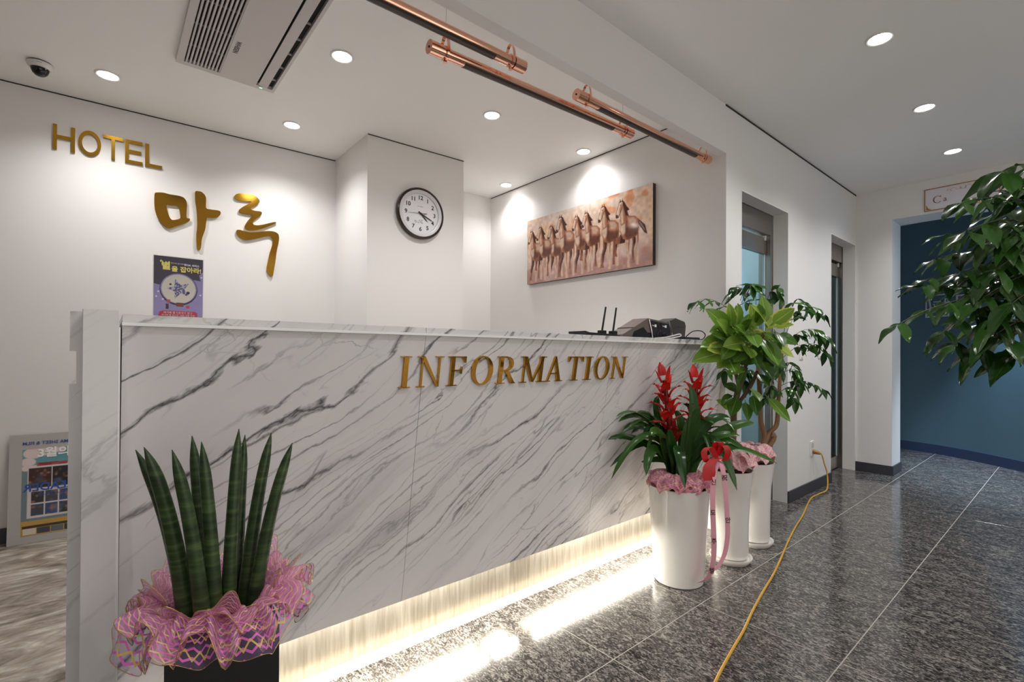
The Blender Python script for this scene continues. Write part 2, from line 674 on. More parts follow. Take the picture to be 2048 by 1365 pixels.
# baseboards
bb = MB()
bb.box(D1[1] + 0.002, D2[0] - 0.002, YW - 0.012, YW - 0.0005, 0, 0.085)
struct(bb.build('baseboard_lobby', M_BASEB, bevel=0.002, seg=1))
bb = MB()
bb.box(XF - 0.012, XF - 0.0005, PY1 - 0.012, YW - 0.001, 0, 0.085)
bb.box(XF - 0.0005, XF + 0.30, PY1 - 0.012, PY1 - 0.0005, 0, 0.085)
struct(bb.build('baseboard_far', M_BASEB, bevel=0.002, seg=1))
bb = MB()
bb.hexa([(-3.1, yback(-3.1) - 0.014, 0), (CX0 - .001, yback(CX0) - 0.014, 0), (CX0 - .001, yback(CX0) - 0.0005, 0), (-3.1, yback(-3.1) - 0.0005, 0)],
        [(-3.1, yback(-3.1) - 0.014, 0.085), (CX0 - .001, yback(CX0) - 0.014, 0.085), (CX0 - .001, yback(CX0) - 0.0005, 0.085), (-3.1, yback(-3.1) - 0.0005, 0.085)])
struct(bb.build('baseboard_back', M_BASEB))

# dark strips painted in for the shade of the gaps under the ceiling
struct(box(XE - 0.01, XF - 0.001, YW - 0.003, YW - 0.0003, ZC - 0.010, ZC - 0.0004).build('gap_shade_1', M_GAP))
g = MB()
g.hexa([(-3.1, yback(-3.1) - 0.003, ZC - .006), (CX0, yback(CX0) - 0.003, ZC - .006), (CX0, yback(CX0) - 0.0003, ZC - .006), (-3.1, yback(-3.1) - 0.0003, ZC - .006)],
       [(-3.1, yback(-3.1) - 0.003, ZC - .0004), (CX0, yback(CX0) - 0.003, ZC - .0004), (CX0, yback(CX0) - 0.0003, ZC - .0004), (-3.1, yback(-3.1) - 0.0003, ZC - .0004)])
struct(g.build('gap_shade_2', M_GAP))
struct(box(XE - 0.003, XE - 0.0003, 1.47, 3.74, ZC - 0.006, ZC - 0.0004).build('gap_shade_3', M_GAP))
g = MB()
g.hexa([(CX0, ycol(CX0) - 0.003, ZC - .006), (CX1, ycol(CX1) - 0.003, ZC - .006), (CX1, ycol(CX1) - 0.0003, ZC - .006), (CX0, ycol(CX0) - 0.0003, ZC - .006)],
       [(CX0, ycol(CX0) - 0.003, ZC - .0004), (CX1, ycol(CX1) - 0.003, ZC - .0004), (CX1, ycol(CX1) - 0.0003, ZC - .0004), (CX0, ycol(CX0) - 0.0003, ZC - .0004)])
struct(g.build('gap_shade_4', M_GAP))
# slim corner beads round the door recesses
for i, (d, nm) in enumerate(((D1, 'trim_5'), (D2, 'trim_6'))):
    g = MB()
    g.box(d[0] - 0.008, d[0] + 0.0006, YW - 0.0018, YW - 0.0003, 0.09, ZD)
    g.box(d[0] - 0.008, min(d[1] + 0.008, XF - .02), YW - 0.0018, YW - 0.0003, ZD - 0.0006, ZD + 0.008)
    if i == 0:
        g.box(d[1] - 0.0006, d[1] + 0.008, YW - 0.0018, YW - 0.0003, 0.09, ZD)
    struct(g.build(nm, mat('white_corner_bead', (240, 238, 234), 0.4)))


# glass doors in the recesses
def glass_door(name, x0, x1, jw=0.05):
    d = struct(empty(name, ((x0 + x1) / 2, 1.56, 0)))
    yf = 1.51
    box(x0, x1, yf, yf + 0.09, ZD - 0.150, ZD + 0.06).build('door_header', M_STEEL, d, bevel=0.002)
    box(x1 - jw, x1, yf, yf + 0.09, 0, ZD - 0.150).build('door_jamb', M_STEEL, d, bevel=0.002)
    box(x0, x0 + 0.05, yf, yf + 0.09, 0, ZD - 0.150).build('door_jamb', M_STEEL, d, bevel=0.002)
    gx0, gx1 = x0 + 0.056, x1 - jw - 0.006
    r = box(gx0, gx1, yf + 0.025, yf + 0.065, ZD - 0.285, ZD - 0.168).build('top_rail', M_STEEL, d, bevel=0.003)
    box(gx0, gx1, yf + 0.025, yf + 0.065, 0.01, 0.12).build('bottom_rail', M_STEEL, d, bevel=0.003)
    box(gx0, gx1 - 0.012, yf + 0.040, yf + 0.050, 0.12, ZD - 0.285).build('pane', M_GLASS, d)
    box(gx1 - 0.010, gx1 - 0.001, yf + 0.036, yf + 0.054, 0.12, ZD - 0.285).build('edge_seal', mat('clear_seal', (214, 226, 232), 0.2), d)
    MB().lathe([(0.014, 0), (0.014, 0.035), (0.009, 0.04)], (gx1 - 0.05, yf + 0.02, ZD - 0.195), 16).build('pivot_hinge', mat('chrome', (220, 216, 212), 0.08, 1.0), d, smooth=True)
    MB().tube([(gx0 + 0.09, yf - 0.03, 0.75), (gx0 + 0.09, yf - 0.03, 1.25)], 0.011, 12).build('door_handle', M_STEEL, d, smooth=True)
    return d


glass_door('door_1', D1[0] - 0.015, D1[1] + 0.015)
glass_door('door_2', D2[0] - 0.015, D2[1] + 0.015, 0.022)


# ================================================================== lights
def spot(name, loc, power, size_deg, blend, col=(1, 0.985, 0.975), radius=0.045, parent=None):
    l = bpy.data.lights.new(name, 'SPOT')
    l.energy = power; l.spot_size = math.radians(size_deg); l.spot_blend = blend
    l.color = col; l.shadow_soft_size = radius
    o = bpy.data.objects.new(name, l)
    COL.objects.link(o)
    o.location = loc
    if parent:
        o.parent = parent
    return o


M_DISC = emit_mat('lit_diffuser', (255, 250, 244), 22.0)
dl_ring = MB().lathe([(0.046, 0), (0.046, -0.004), (0.052, -0.006), (0.058, -0.003), (0.058, 0), (0.046, 0)], n=32, cap=False).mesh('trim_ring', smooth=True)
dl_disc = MB().lathe([(0.0, -0.0030), (0.03, -0.0030), (0.0455, -0.0022), (0.0455, -0.0006)], n=32, cap=False).mesh('diffuser', smooth=True)


def downlight(x, y, label, power, group, col=(1.0, 0.985, 0.975)):
    d = empty('downlight', (x, y, ZC - 0.0004), label, 'downlight', group)
    link('trim_ring', dl_ring, M_WHITEP, d)
    link('diffuser', dl_disc, M_DISC, d)
    s = spot('downlight_beam', (0, 0, -0.02), power, 140, 0.9, col, 0.045, d)
    return d


GA = 'recessed downlights over the reception desk'
GB = 'recessed downlights in the lobby ceiling'
for x, y, lb in ((-0.005, 3.457, 'recessed round downlight just right of the dome camera'),
                 (0.936, 3.409, 'recessed round downlight between the air conditioner and the wall corner, nearest the gold sign'),
                 (0.912, 2.451, 'recessed round downlight immediately right of the ceiling air conditioner'),
                 (1.866, 2.433, 'recessed round downlight in front of the column with the clock'),
                 (2.722, 2.422, 'recessed round downlight above the horse painting'),
                 (2.736, 3.354, 'recessed round downlight in the far alcove corner beside the column')):
    downlight(x, y, lb, DOWNLIGHT_W * (0.55 if x > 2.5 else 1.0), GA)
for x, y, lb in ((2.82, 0.637, 'largest and nearest of the three lobby ceiling downlights'),
                 (3.812, 0.637, 'middle one of the three lobby ceiling downlights'),
                 (4.781, 0.637, 'farthest lobby ceiling downlight, above the passage sign')):
    downlight(x, y, lb, LOBBY_W, GB)
# lobby downlights behind the photographer and in the side rooms
for i, (x, y) in enumerate(((0.85, 0.30), (-0.4, -0.5), (1.9, -1.5), (4.0, -1.5))):
    spot('lobby_light', (x, y, ZC - 0.03), LOBBY_W * 0.6, 150, 0.9)
spot('side_room_light', (3.6, 2.5, ZC - 0.03), 40, 165, 0.6, (0.86, 0.95, 1.0))
spot('side_room_light', (4.9, 2.6, ZC - 0.03), 8, 165, 0.6, (0.86, 0.95, 1.0))
spot('passage_fill', (6.18, 0.22, ZC - 0.03), CORRIDOR_W, 70, 0.8, (0.62, 0.80, 1.0))  # cool spot added for the blue glow low on the wall, no lamp seen
# ================================================================== reception counter
LEAN = 0.17


def ym(z):                 # leaning marble face
    return 1.39 + (1.141 - z) * LEAN


def marb(u, v, off=0.0):
    return onp(u, v, (0, 1.39 - off, 1.141), (0, 1, LEAN))


X0C = 0.026
ct = empty('reception_counter', (1.44, 1.55, 0), 'long white marble reception counter with a leaning front and glowing base', 'counter')
# front panels with hairline seams
seams = [X0C, 0.800, 1.775, XE - 0.002]
ZB, ZT = 0.205, 1.1345
for a, b in zip(seams[:-1], seams[1:]):
    g = MB()
    a += 0.0007; b -= 0.0007
    g.hexa([(a, ym(ZB), ZB), (b, ym(ZB), ZB), (b, ym(ZB) + 0.02, ZB), (a, ym(ZB) + 0.02, ZB)],
           [(a, ym(ZT), ZT), (b, ym(ZT), ZT), (b, ym(ZT) + 0.02, ZT), (a, ym(ZT) + 0.02, ZT)])
    g.build('front_panel', M_MARBLE, ct)
g = MB()
g.hexa([(X0C, ym(ZB) + 0.0205, ZB + .002), (XE - 0.003, ym(ZB) + 0.0205, ZB + .002), (XE - 0.003, 1.68, ZB + .002), (X0C, 1.68, ZB + .002)],
       [(X0C, ym(ZT) + 0.0205, ZT), (XE - 0.003, ym(ZT) + 0.0205, ZT), (XE - 0.003, 1.68, ZT), (X0C, 1.68, ZT)])
g.build('core', mat('grey_board', (150, 146, 142), 0.7), ct)
box(X0C, XE - 0.003, 1.3805, 1.72, 1.1348, 1.1426).build('white_trim', mat('white_edge_trim', (250, 250, 250), 0.25), ct)
sl = [X0C, 0.797, 1.79, XE - 0.003]
for a, b in zip(sl[:-1], sl[1:]):
    box(a + 0.0005, b - 0.0005, 1.3835, 1.72, 1.1428, 1.1605).build('top_slab', M_MARBLE, ct, bevel=0.0012, seg=1)
box(X0C, XE - 0.003, 1.660, 1.672, 0.0, ZB).build('kick_plate', M_KICK, ct)
# unseen white top added to bounce light to the ceiling; modesty panel
box(X0C, XE - 0.003, 1.6725, 2.30, 0.735, 0.760).build('bounce_top', mat('white_laminate', (232, 230, 226), 0.4), ct)
box(X0C, XE - 0.003, 1.6805, 1.72, 0.765, 1.134).build('back_panel', mat('white_laminate'), ct)
for xx in (X0C, 1.43, XE - 0.043):
    box(xx, xx + 0.04, 1.6725, 2.25, 0.0, 0.735).build('leg_panel', mat('white_laminate'), ct)
# end post
box(-0.039, 0.020, 1.348, 1.70, 0.0, 1.166).build('end_post', M_MARBLE2, ct, bevel=0.0015, seg=1)
g = MB()
g.prism([(0.0201, 0.0), (0.0235, 0.0), (0.0235, 1.13), (0.0201, 1.13)], (0, 1.36, 0), (1, 0, 0), (0, 0, 1), (0, 1, 0), 0.30)
g.build('edge_strip', mat('white_edge_trim'), ct)
pr = [(-0.039, 0.0), (-0.064, 0.0), (-0.063, 1.004), (-0.0515, 1.004), (-0.0515, 1.077), (-0.0625, 1.077), (-0.0620, 1.166), (-0.039, 1.166)]
g = MB()
g.prism(pr, (0, 1.45, 0), (1, 0, 0), (0, 0, 1), (0, 1, 0), 0.25)
g.build('end_panel', M_MARBLE2, ct)
# light tubes tucked under the front
M_LED = emit_mat('lit_tube', (255, 249, 236), LED_STRENGTH)
for a, b in ((0.08, 1.232), (1.270, 1.395), (1.505, 2.70)):
    box(a, b, 1.612, 1.634, 0.186, 0.2045).build('light_tube', M_LED, ct)


# ------------------------------------------------------------------ letter shapes (unit cap height, y up)
def rect(x0, y0, x1, y1):
    return [(x0, y0), (x1, y0), (x1, y1), (x0, y1)]


def arc_ring(cx, cy, rx, ry, tx, ty, a0=0, a1=360, n=36):
    """strip of quads: ellipse outer rx,ry; inner rx-tx, ry-ty"""
    out = []
    for i in range(n):
        p = math.radians(a0 + (a1 - a0) * i / n); q = math.radians(a0 + (a1 - a0) * (i + 1) / n)
        o1 = (cx + rx * math.cos(p), cy + ry * math.sin(p)); o2 = (cx + rx * math.cos(q), cy + ry * math.sin(q))
        i1 = (cx + (rx - tx) * math.cos(p), cy + (ry - ty) * math.sin(p)); i2 = (cx + (rx - tx) * math.cos(q), cy + (ry - ty) * math.sin(q))
        out.append([i1, o1, o2, i2])
    return out


def ring_poly(cx, cy, rx, ry, tx, ty, n=48):
    o = [(cx + rx * math.cos(2 * math.pi * i / n), cy + ry * math.sin(2 * math.pi * i / n)) for i in range(n)]
    h = [(cx + (rx - tx) * math.cos(2 * math.pi * i / n), cy + (ry - ty) * math.sin(2 * math.pi * i / n)) for i in range(n)]
    return [o, h]


SW, TH, SF, SH = 0.125, 0.045, 0.085, 0.030     # stem, hairline, serif overhang, serif height


def serif_letter(ch):
    """returns width, list of polygons (each [outer] or [outer, hole])"""
    P = []
    if ch == 'I':
        w = 0.36; c = w / 2
        P += [[rect(c - SW / 2, 0, c + SW / 2, 1)], [rect(0.02, 0, w - .02, SH)], [rect(0.02, 1 - SH, w - .02, 1)]]
    elif ch == 'N':
        w = 0.86
        P += [[rect(0.12, 0, 0.12 + TH, 1)], [rect(w - 0.12 - TH, 0, w - 0.12, 1)],
              [[(0.07, 1), (0.07 + SW * 1.15, 1), (w - 0.12, 0), (w - 0.12 - SW * 0.6, 0)]],
              [rect(0.02, 0, 0.27, SH)], [rect(0.0, 1 - SH, 0.2, 1)], [rect(w - 0.27, 1 - SH, w - .0, 1)]]
    elif ch == 'F':
        w = 0.62
        P += [[rect(0.09, 0, 0.09 + SW, 1)], [rect(0, 0, 0.34, SH)], [rect(0, 1 - SH, w - .02, 1)],
              [rect(0.1, 0.50, 0.46, 0.50 + TH)], [rect(0.455, 0.40, 0.485, 0.65)], [rect(w - 0.05, 0.78, w - .02, 1)],
              [[(w - .17, 1 - SH), (w - .05, 0.80), (w - .05, 1 - SH)]]]
    elif ch == 'O':
        w = 0.80
        P += [ring_poly(w / 2, 0.5, w / 2 - .01, 0.52, SW * 1.05, 0.045)]
    elif ch == 'R':
        w = 0.74
        P += [[rect(0.09, 0, 0.09 + SW, 1)], [rect(0, 0, 0.34, SH)], [rect(0, 1 - SH, 0.36, 1)],
              [rect(0.1, 0.46, 0.36, 0.46 + TH)], [rect(0.1, 1 - TH, 0.36, 1)]]
        P += [[q] for q in arc_ring(0.34, 0.73, 0.27, 0.27, SW, TH, -90, 90, 14)]
        P += [[[(0.30, 0.48), (0.44, 0.48), (0.72, 0.0), (0.57, 0.0)]], [rect(0.55, 0, w, SH)]]
    elif ch == 'M':
        w = 1.02
        P += [[rect(0.13, 0, 0.13 + TH, 1)], [rect(w - 0.12 - SW, 0, w - 0.12, 1)],
              [[(0.09, 1), (0.09 + SW * 1.15, 1), (0.555, 0.02), (0.47, 0.02)]], [[(w - 0.16, 1), (w - 0.09, 1), (0.555, 0.02), (0.50, 0.02)]],
              [rect(0.02, 0, 0.28, SH)], [rect(0.0, 1 - SH, 0.2, 1)], [rect(w - 0.31, 0, w, SH)], [rect(w - 0.2, 1 - SH, w, 1)]]
    elif ch == 'A':
        w = 0.78
        P += [[[(0.10, 0), (0.10 + TH, 0), (w / 2 + .015, 0.93), (w / 2 - .02, 1.01)]], [[(w - 0.10 - SW * 1.1, 0), (w - 0.09, 0), (w / 2 + .02, 1.02), (w / 2 - .04, 0.95)]],
              [rect(0.2, 0.30, 0.57, 0.30 + TH * .9)], [rect(0, 0, 0.24, SH)], [rect(w - 0.30, 0, w, SH)]]
    elif ch == 'T':
        w = 0.70; c = w / 2
        P += [[rect(c - SW / 2, 0, c + SW / 2, 1)], [rect(c - 0.17, 0, c + 0.17, SH)], [rect(0, 1 - SH * 1.2, w, 1)],
              [[(0, 0.78), (0.03, 0.78), (0.12, 1 - SH), (0, 1 - SH)]], [[(w, 0.78), (w - 0.03, 0.78), (w - 0.12, 1 - SH), (w, 1 - SH)]]]
    return w, P


def sans_letter(ch):
    s = 0.155; P = []
    if ch == 'H':
        w = 0.86; P = [[rect(0, 0, s, 1)], [rect(w - s, 0, w, 1)], [rect(s, 0.45, w - s, 0.45 + s * .9)]]
    elif ch == 'O':
        w = 1.0; P = [ring_poly(0.5, 0.5, 0.5, 0.52, s, s * .95)]
    elif ch == 'T':
        w = 0.86; P = [[rect(w / 2 - s / 2, 0, w / 2 + s / 2, 1 - s * .9)], [rect(0, 1 - s * .9, w, 1)]]
    elif ch == 'E':
        w = 0.74; P = [[rect(0, 0, s, 1)], [rect(s, 0, w, s * .9)], [rect(s, 1 - s * .9, w, 1)], [rect(s, 0.45, w * .92, 0.45 + s * .85)]]
    elif ch == 'L':
        w = 0.70; P = [[rect(0, 0, s, 1)], [rect(s, 0, w, s * .9)]]
    return w, P


# INFORMATION on the counter front
info = empty('lettering', marb(1024, 745), 'gold serif letters spelling INFORMATION on the counter front', 'sign')
ey = Vector((0, -LEAN, 1)).normalized()
ez = Vector((0, -1, -LEAN)).normalized()
base_z, top_z = 0.966, 1.068
HL = (top_z - base_z) / ey.z
spans = [(280, 357), (385, 540), (562, 672), (703, 828), (848, 966), (984, 1136), (1131, 1241), (1260, 1352), (1356, 1409), (1420, 1505), (1513, 1608)]
for ch, (a, b) in zip('INFORMATION', spans):
    k = 700 / 2046.0
    tilt = 3 if ch in 'INFRMATI' else 0
    xa = marb(700 + (a + tilt) * k, 745).x; xb = marb(700 + (b - tilt) * k, 745).x
    w, P = serif_letter(ch)
    g = MB()
    for q in P:
        g.prism(q, Vector((xa, ym(base_z), base_z)) + ez * 0.0006, Vector(((xb - xa) / w, 0, 0)), ey * HL, ez, 0.009)
    g.build('letter', mat('mirror_gold', (214, 160, 70), 0.06, 1.0), info)

# HOTEL and the brush lettering on the back wall
NB = Vector((0.048, 1, 0)).normalized()
exw = Vector((1, -0.048, 0)).normalized()


def bw(u, v, off=0.0):
    return onp(u, v, (1.376, 3.815 - off, 0), (0.048, 1, 0))


hs = empty('lettering', bw(215, 300), 'gold capital letters spelling HOTEL on the white back wall', 'sign')
for ch, (ua, ub, vb, vt) in zip('HOTEL', ((106, 149, 301, 258), (157, 201, 309, 270), (206, 245, 320, 279), (250, 284, 330, 287), (290, 323, 338, 295))):
    A = bw(ua, vb); B = bw(ub, vb)
    w, P = sans_letter(ch)
    g = MB()
    wid = (B - A).length
    z0, z1 = 2.262, 2.408
    for q in P:
        g.prism(q, Vector((A.x, yback(A.x) - 0.0006, z0)), exw * (wid / w), Vector((0, 0, z1 - z0)), -NB, 0.012)
    g.build('letter', M_GOLD, hs)

brush = empty('lettering', bw(430, 460), 'large gold brush-stroke Korean characters on the white back wall', 'sign')
CH = {
    'ma_box': [[(197, 182), (240, 178), (320, 180), (400, 205), (540, 225), (600, 250), (630, 290), (641, 340), (636, 420), (632, 520), (642, 530), (682, 535), (680, 560), (640, 590), (560, 620), (480, 645), (420, 668), (380, 668), (330, 640), (280, 590), (240, 530), (215, 460), (200, 400), (193, 300)],
               [(360, 342), (400, 352), (530, 360), (535, 420), (545, 470), (552, 530), (520, 545), (440, 558), (410, 530), (380, 460), (365, 400)]],
    'ma_stem': [[(748, 165), (770, 158), (830, 165), (870, 195), (898, 240), (900, 290), (895, 400), (960, 410), (1080, 425), (1102, 450), (1090, 490), (1050, 520), (980, 525), (910, 520), (905, 560), (890, 680), (860, 760), (840, 820), (835, 900), (820, 965), (780, 965), (770, 930), (765, 760), (780, 640), (775, 480), (765, 380), (750, 300)]],
    'rieul': [[(1285, 235), (1300, 205), (1350, 190), (1430, 195), (1530, 210), (1590, 240), (1630, 285), (1625, 320), (1590, 350), (1530, 385), (1505, 395), (1520, 415), (1570, 430), (1640, 435), (1660, 450), (1655, 480), (1620, 510), (1560, 555), (1530, 590), (1545, 620), (1600, 628), (1700, 612), (1780, 590), (1850, 578), (1858, 595), (1800, 620), (1700, 660), (1600, 690), (1500, 700), (1440, 685), (1425, 650), (1430, 620), (1470, 560), (1540, 485), (1480, 480), (1380, 465), (1340, 440), (1350, 410), (1400, 375), (1480, 330), (1525, 300), (1430, 298), (1350, 290), (1300, 270)]],
    'hook': [[(1310, 700), (1325, 685), (1370, 690), (1430, 710), (1520, 725), (1620, 715), (1720, 703), (1800, 705), (1850, 720), (1885, 745), (1895, 790), (1890, 850), (1870, 930), (1855, 1010), (1850, 1080), (1830, 1200), (1810, 1310), (1790, 1328), (1760, 1310), (1730, 1260), (1722, 1210), (1740, 1120), (1760, 1020), (1790, 930), (1805, 870), (1805, 800), (1775, 770), (1700, 780), (1600, 805), (1500, 825), (1420, 830), (1350, 790), (1315, 745)]],
}


def round_poly(p):
    out = []
    n = len(p)
    for i in range(n):
        a = Vector(p[i - 1]); b = Vector(p[i]); c = Vector(p[(i + 1) % n])
        out.append(tuple(b * 0.70 + a * 0.30) if (b - a).length > 14 else tuple(b))
        out.append(tuple(b * 0.82 + (a + c) * 0.09))
        out.append(tuple(b * 0.70 + c * 0.30) if (c - b).length > 14 else tuple(b))
    ded = []
    for q in out:
        if not ded or (Vector(q) - Vector(ded[-1])).length > 0.5:
            ded.append(q)
    return ded


for key, polys in CH.items():
    conv = []
    for q in polys:
        pts = []
        for (x, y) in round_poly(q):
            P = bw(280 + x * 300 / 2048.0, 360 + y * 300 / 2048.0)
            pts.append(((P - Vector((1.376, 3.815, 0))).dot(exw), P.z))
        conv.append(pts)
    g = MB()
    g.prism(conv, Vector((1.376, 3.815, 0)) - NB * 0.0006, exw, Vector((0, 0, 1)), -NB, 0.014)
    g.build('brush_stroke', M_GOLD, brush)


# ================================================================== copper tube lamps
def tube_lamp(xa, xb, y, za, zb, label):
    t = empty('tube_lamp', ((xa + xb) / 2, y, (za + zb) / 2), label, 'lamp', 'rose gold tube lamps hung over the counter')
    A = Vector((xa, y, za)); B = Vector((xb, y, zb)); d = (B - A).normalized(); Ln = (B - A).length
    r = 0.0215
    MB().tube([A + d * 0.06, B - d * 0.06], r, 24).build('tube_body', M_COPPER, t, smooth=True)
    # smoked diffuser let into the underside
    g = MB(); vs = []; fs = []
    n = 10
    for P in (A + d * 0.155, B - d * 0.155):
        for k in range(n + 1):
            a = math.radians(-140 + 100 * k / n)
            vs.append(P + Vector((0, math.cos(a), math.sin(a))) * (r + 0.0015))
        for k in range(n, -1, -1):
            a = math.radians(-140 + 100 * k / n)
            vs.append(P + Vector((0, math.cos(a), math.sin(a))) * (r - 0.004))
    m = 2 * n + 2
    for k in range(m):
        fs.append((k, (k + 1) % m, m + (k + 1) % m, m + k))
    fs += [tuple(reversed(range(m))), tuple(range(m, 2 * m))]
    g.add(vs, fs).build('diffuser', M_DARKBROWN, t, smooth=True)
    for s, P in ((1, A), (-1, B)):
        c = MB().tube([P, P + d * s * 0.058], r + 0.004, 24).build('end_cap', M_COPPER, t, smooth=True)
        MB().tube([P - d * s * 0.002, P + d * s * 0.004], 0.004, 10).build('screw', mat('dark_screw', (60, 44, 38), 0.4, 0.8), c)
        Q = P + d * s * 0.066
        MB().tube([Q, Q + d * s * 0.010], r + 0.0045, 24).build('collar', M_COPPER, t, smooth=True)
        MB().tube([Q + d * s * 0.005 - Vector((0, 0, r + 0.014)), Q + d * s * 0.005 - Vector((0, 0, r))], [0.008, 0.006], 12).build('knob', M_COPPER, t, smooth=True)
        Q = Q + d * s * 0.005
        path = []
        for k in range(13):
            a = math.radians(-10 + 200 * k / 12)
            path.append(Q + Vector((0, math.cos(a) * 0.026, max(math.sin(a), -0.1) * 0.062 + 0.004)))
        g = MB()
        g.strip(path, [d * 0.0065] * 13, (0, 0, 0.0022))
        g.build('hanging_hoop', M_COPPER, t, smooth=True)
        top = Q + Vector((0, 0, 0.066))
        MB().tube([top, Vector((top.x + s * 0.01, y, ZC - 0.0004))], 0.0007, 6).build('wire', mat('thin_wire', (190, 186, 182), 0.4, 0.6), t)
    return t


YT = 1.505
tube_lamp(0.11, 1.318, YT, 2.238, 2.268, 'rose gold tube lamp cut off by the top edge of the photo')
tube_lamp(0.911, 2.149, 1.575, 2.220, 2.263, 'lowest rose gold tube lamp, hanging in the middle of the row')
tube_lamp(1.640, 2.842, YT, 2.269, 2.283, 'rose gold tube lamp nearest the right end of the counter opening')

# ================================================================== ceiling air conditioner
AX0, AX1, AY0, AY1 = 0.262, 0.727, 1.85, 3.022
ac = empty('air_conditioner', ((AX0 + AX1) / 2, (AY0 + AY1) / 2, ZC), 'white ceiling cassette air conditioner with a slatted intake', 'air conditioner')
M_AC = mat('ac_plastic', (206, 200, 198), 0.4)
M_CAV = mat('ac_cavity', (30, 28, 28), 0.8)
zb_, zt_ = ZC - 0.022, ZC - 0.0006
g = MB()
g.box(AX0, AX1, AY1 - 0.035, AY1, zb_, zt_); g.box(AX0, AX1, AY0, AY0 + 0.035, zb_, zt_)
g.box(AX0, 0.294, AY0 + 0.035, AY1 - 0.035, zb_, zt_); g.box(0.712, AX1, AY0 + 0.035, AY1 - 0.035, zb_, zt_)
g.build('frame', M_AC, ac)
box(0.294, 0.712, AY0 + 0.035, AY1 - 0.035, ZC - 0.004, zt_).build('cavity', M_CAV, ac)
cov = box(0.452, 0.628, AY0 + 0.036, AY1 - 0.036, zb_ - 0.003, ZC - 0.006).build('cover', M_AC, ac, bevel=0.002)
for i in range(10):
    x = 0.300 + i * 0.0163
    box(x, x + 0.0085, AY0 + 0.036, AY1 - 0.036, zb_, ZC - 0.010).build('slat', M_AC, ac, bevel=0.0015, seg=1)
for y in (AY1 - 0.20, AY1 - 0.40, AY1 - 0.60, AY1 - 0.8, AY1 - 1.0):
    box(0.294, 0.452, y, y + 0.006, ZC - 0.012, ZC - 0.0045).build('crossbar', mat('ac_grey', (150, 146, 144), 0.5), ac)
g = MB()
g.hexa([(0.640, AY0 + 0.04, zb_ + .002), (0.684, AY0 + 0.04, zb_ - 0.004), (0.684, AY1 - 0.04, zb_ - 0.004), (0.640, AY1 - 0.04, zb_ + .002)],
       [(0.640, AY0 + 0.04, zb_ + .006), (0.684, AY0 + 0.04, zb_), (0.684, AY1 - 0.04, zb_), (0.640, AY1 - 0.04, zb_ + .006)])
g.build('louver', M_AC, ac)
for y in (AY1 - 0.13, AY1 - 0.28, AY1 - 0.43, AY1 - 0.58, AY1 - 0.73):
    box(0.686, 0.708, y, y + 0.003, ZC - 0.014, ZC - 0.0045).build('vane', M_AC, ac)
box(0.650, 0.664, AY1 - 0.020, AY1 - 0.014, zb_ - 0.0012, zb_ + 0.001).build('indicator', emit_mat('green_led', (120, 255, 200), 2.5), ac)
put_text('logo', 'WHISEN', 0.030, (0.478, AY1 - 0.345, zb_ - 0.0035), (0, 1, 0), (1, 0, 0), mat('grey_print', (70, 66, 66), 0.5), ac, 0.0006)

# ================================================================== dome camera
dc = empty('dome_camera', (-0.279, 3.546, ZC), 'white dome security camera with dark glass on the ceiling', 'security camera')
C0 = (-0.279, 3.546, ZC - 0.0006)
MB().lathe([(0.0, 0), (0.0475, 0.0), (0.0475, -0.004)], C0, 32).build('mount', M_BLACK, dc, smooth=True)
MB().lathe([(0.046, -0.004), (0.052, -0.006), (0.050, -0.020), (0.044, -0.030), (0.038, -0.032), (0.036, -0.028)], C0, 36).build('housing', M_WHITEP, dc, smooth=True)
MB().lathe([(0.037, -0.028), (0.036, -0.040), (0.030, -0.055), (0.018, -0.066), (0.0, -0.070)], C0, 32).build('dome', mat('smoked_dome', (20, 20, 22), 0.06), dc, smooth=True)
put_text('mark', 'ooooo', 0.008, (-0.279, 3.4955, ZC - 0.0165), (1, 0, 0), (0, 0.25, 1), mat('grey_print'), dc)


# ================================================================== wall clock
def cf(u, v, off=0.0):
    return onp(u, v, (1.372, 3.197 - off, 0), (0.048, 1, 0))


cc = cf(838, 428, 0.0); cc.z = 2.107; cc.x = 1.765
cc.y = ycol(cc.x)
ck = empty('wall_clock', cc, 'round wall clock with a dark brown rim and white dial on the column', 'clock')
ex = exw; ez = -NB; up = Vector((0, 0, 1))


def disc_lathe(prof, n=56):       # prof: (radius, height off the wall)
    g = MB(); vs = []; fs = []; k = len(prof)
    for i in range(n):
        a = 2 * math.pi * i / n
        for r, h in prof:
            vs.append(cc + ex * r * math.cos(a) + up * r * math.sin(a) + ez * h)
    for i in range(n):
        j = (i + 1) % n
        for q in range(k - 1):
            fs.append((i * k + q, j * k + q, j * k + q + 1, i * k + q + 1))
    return g.add(vs, fs)


RC = 0.190
disc_lathe([(RC - 0.03, 0.0008), (RC - 0.006, 0.0008), (RC, 0.016), (RC - 0.004, 0.034), (RC - 0.014, 0.040), (RC - 0.020, 0.034), (RC - 0.020, 0.02)]).build('rim', mat('dark_brown_rim', (48, 34, 28), 0.25), ck, smooth=True)
disc_lathe([(0.0, 0.020), (0.146, 0.020)]).build('dial', mat('white_dial', (226, 226, 230), 0.5), ck)
disc_lathe([(0.145, 0.0203), (0.1455, 0.030), (0.149, 0.0325), (RC - 0.0195, 0.0335)]).build('inner_ring', mat('silver_ring', (206, 206, 210), 0.3), ck, smooth=True)
M_INK = mat('black_print', (24, 22, 24), 0.5)
for h in range(1, 13):
    a = math.radians(90 - 30 * h)
    put_text('numeral', str(h), 0.042, cc + ex * 0.115 * math.cos(a) + up * 0.115 * math.sin(a) + ez * 0.0212, ex, up, M_INK, ck, 0.0008)
g = MB()
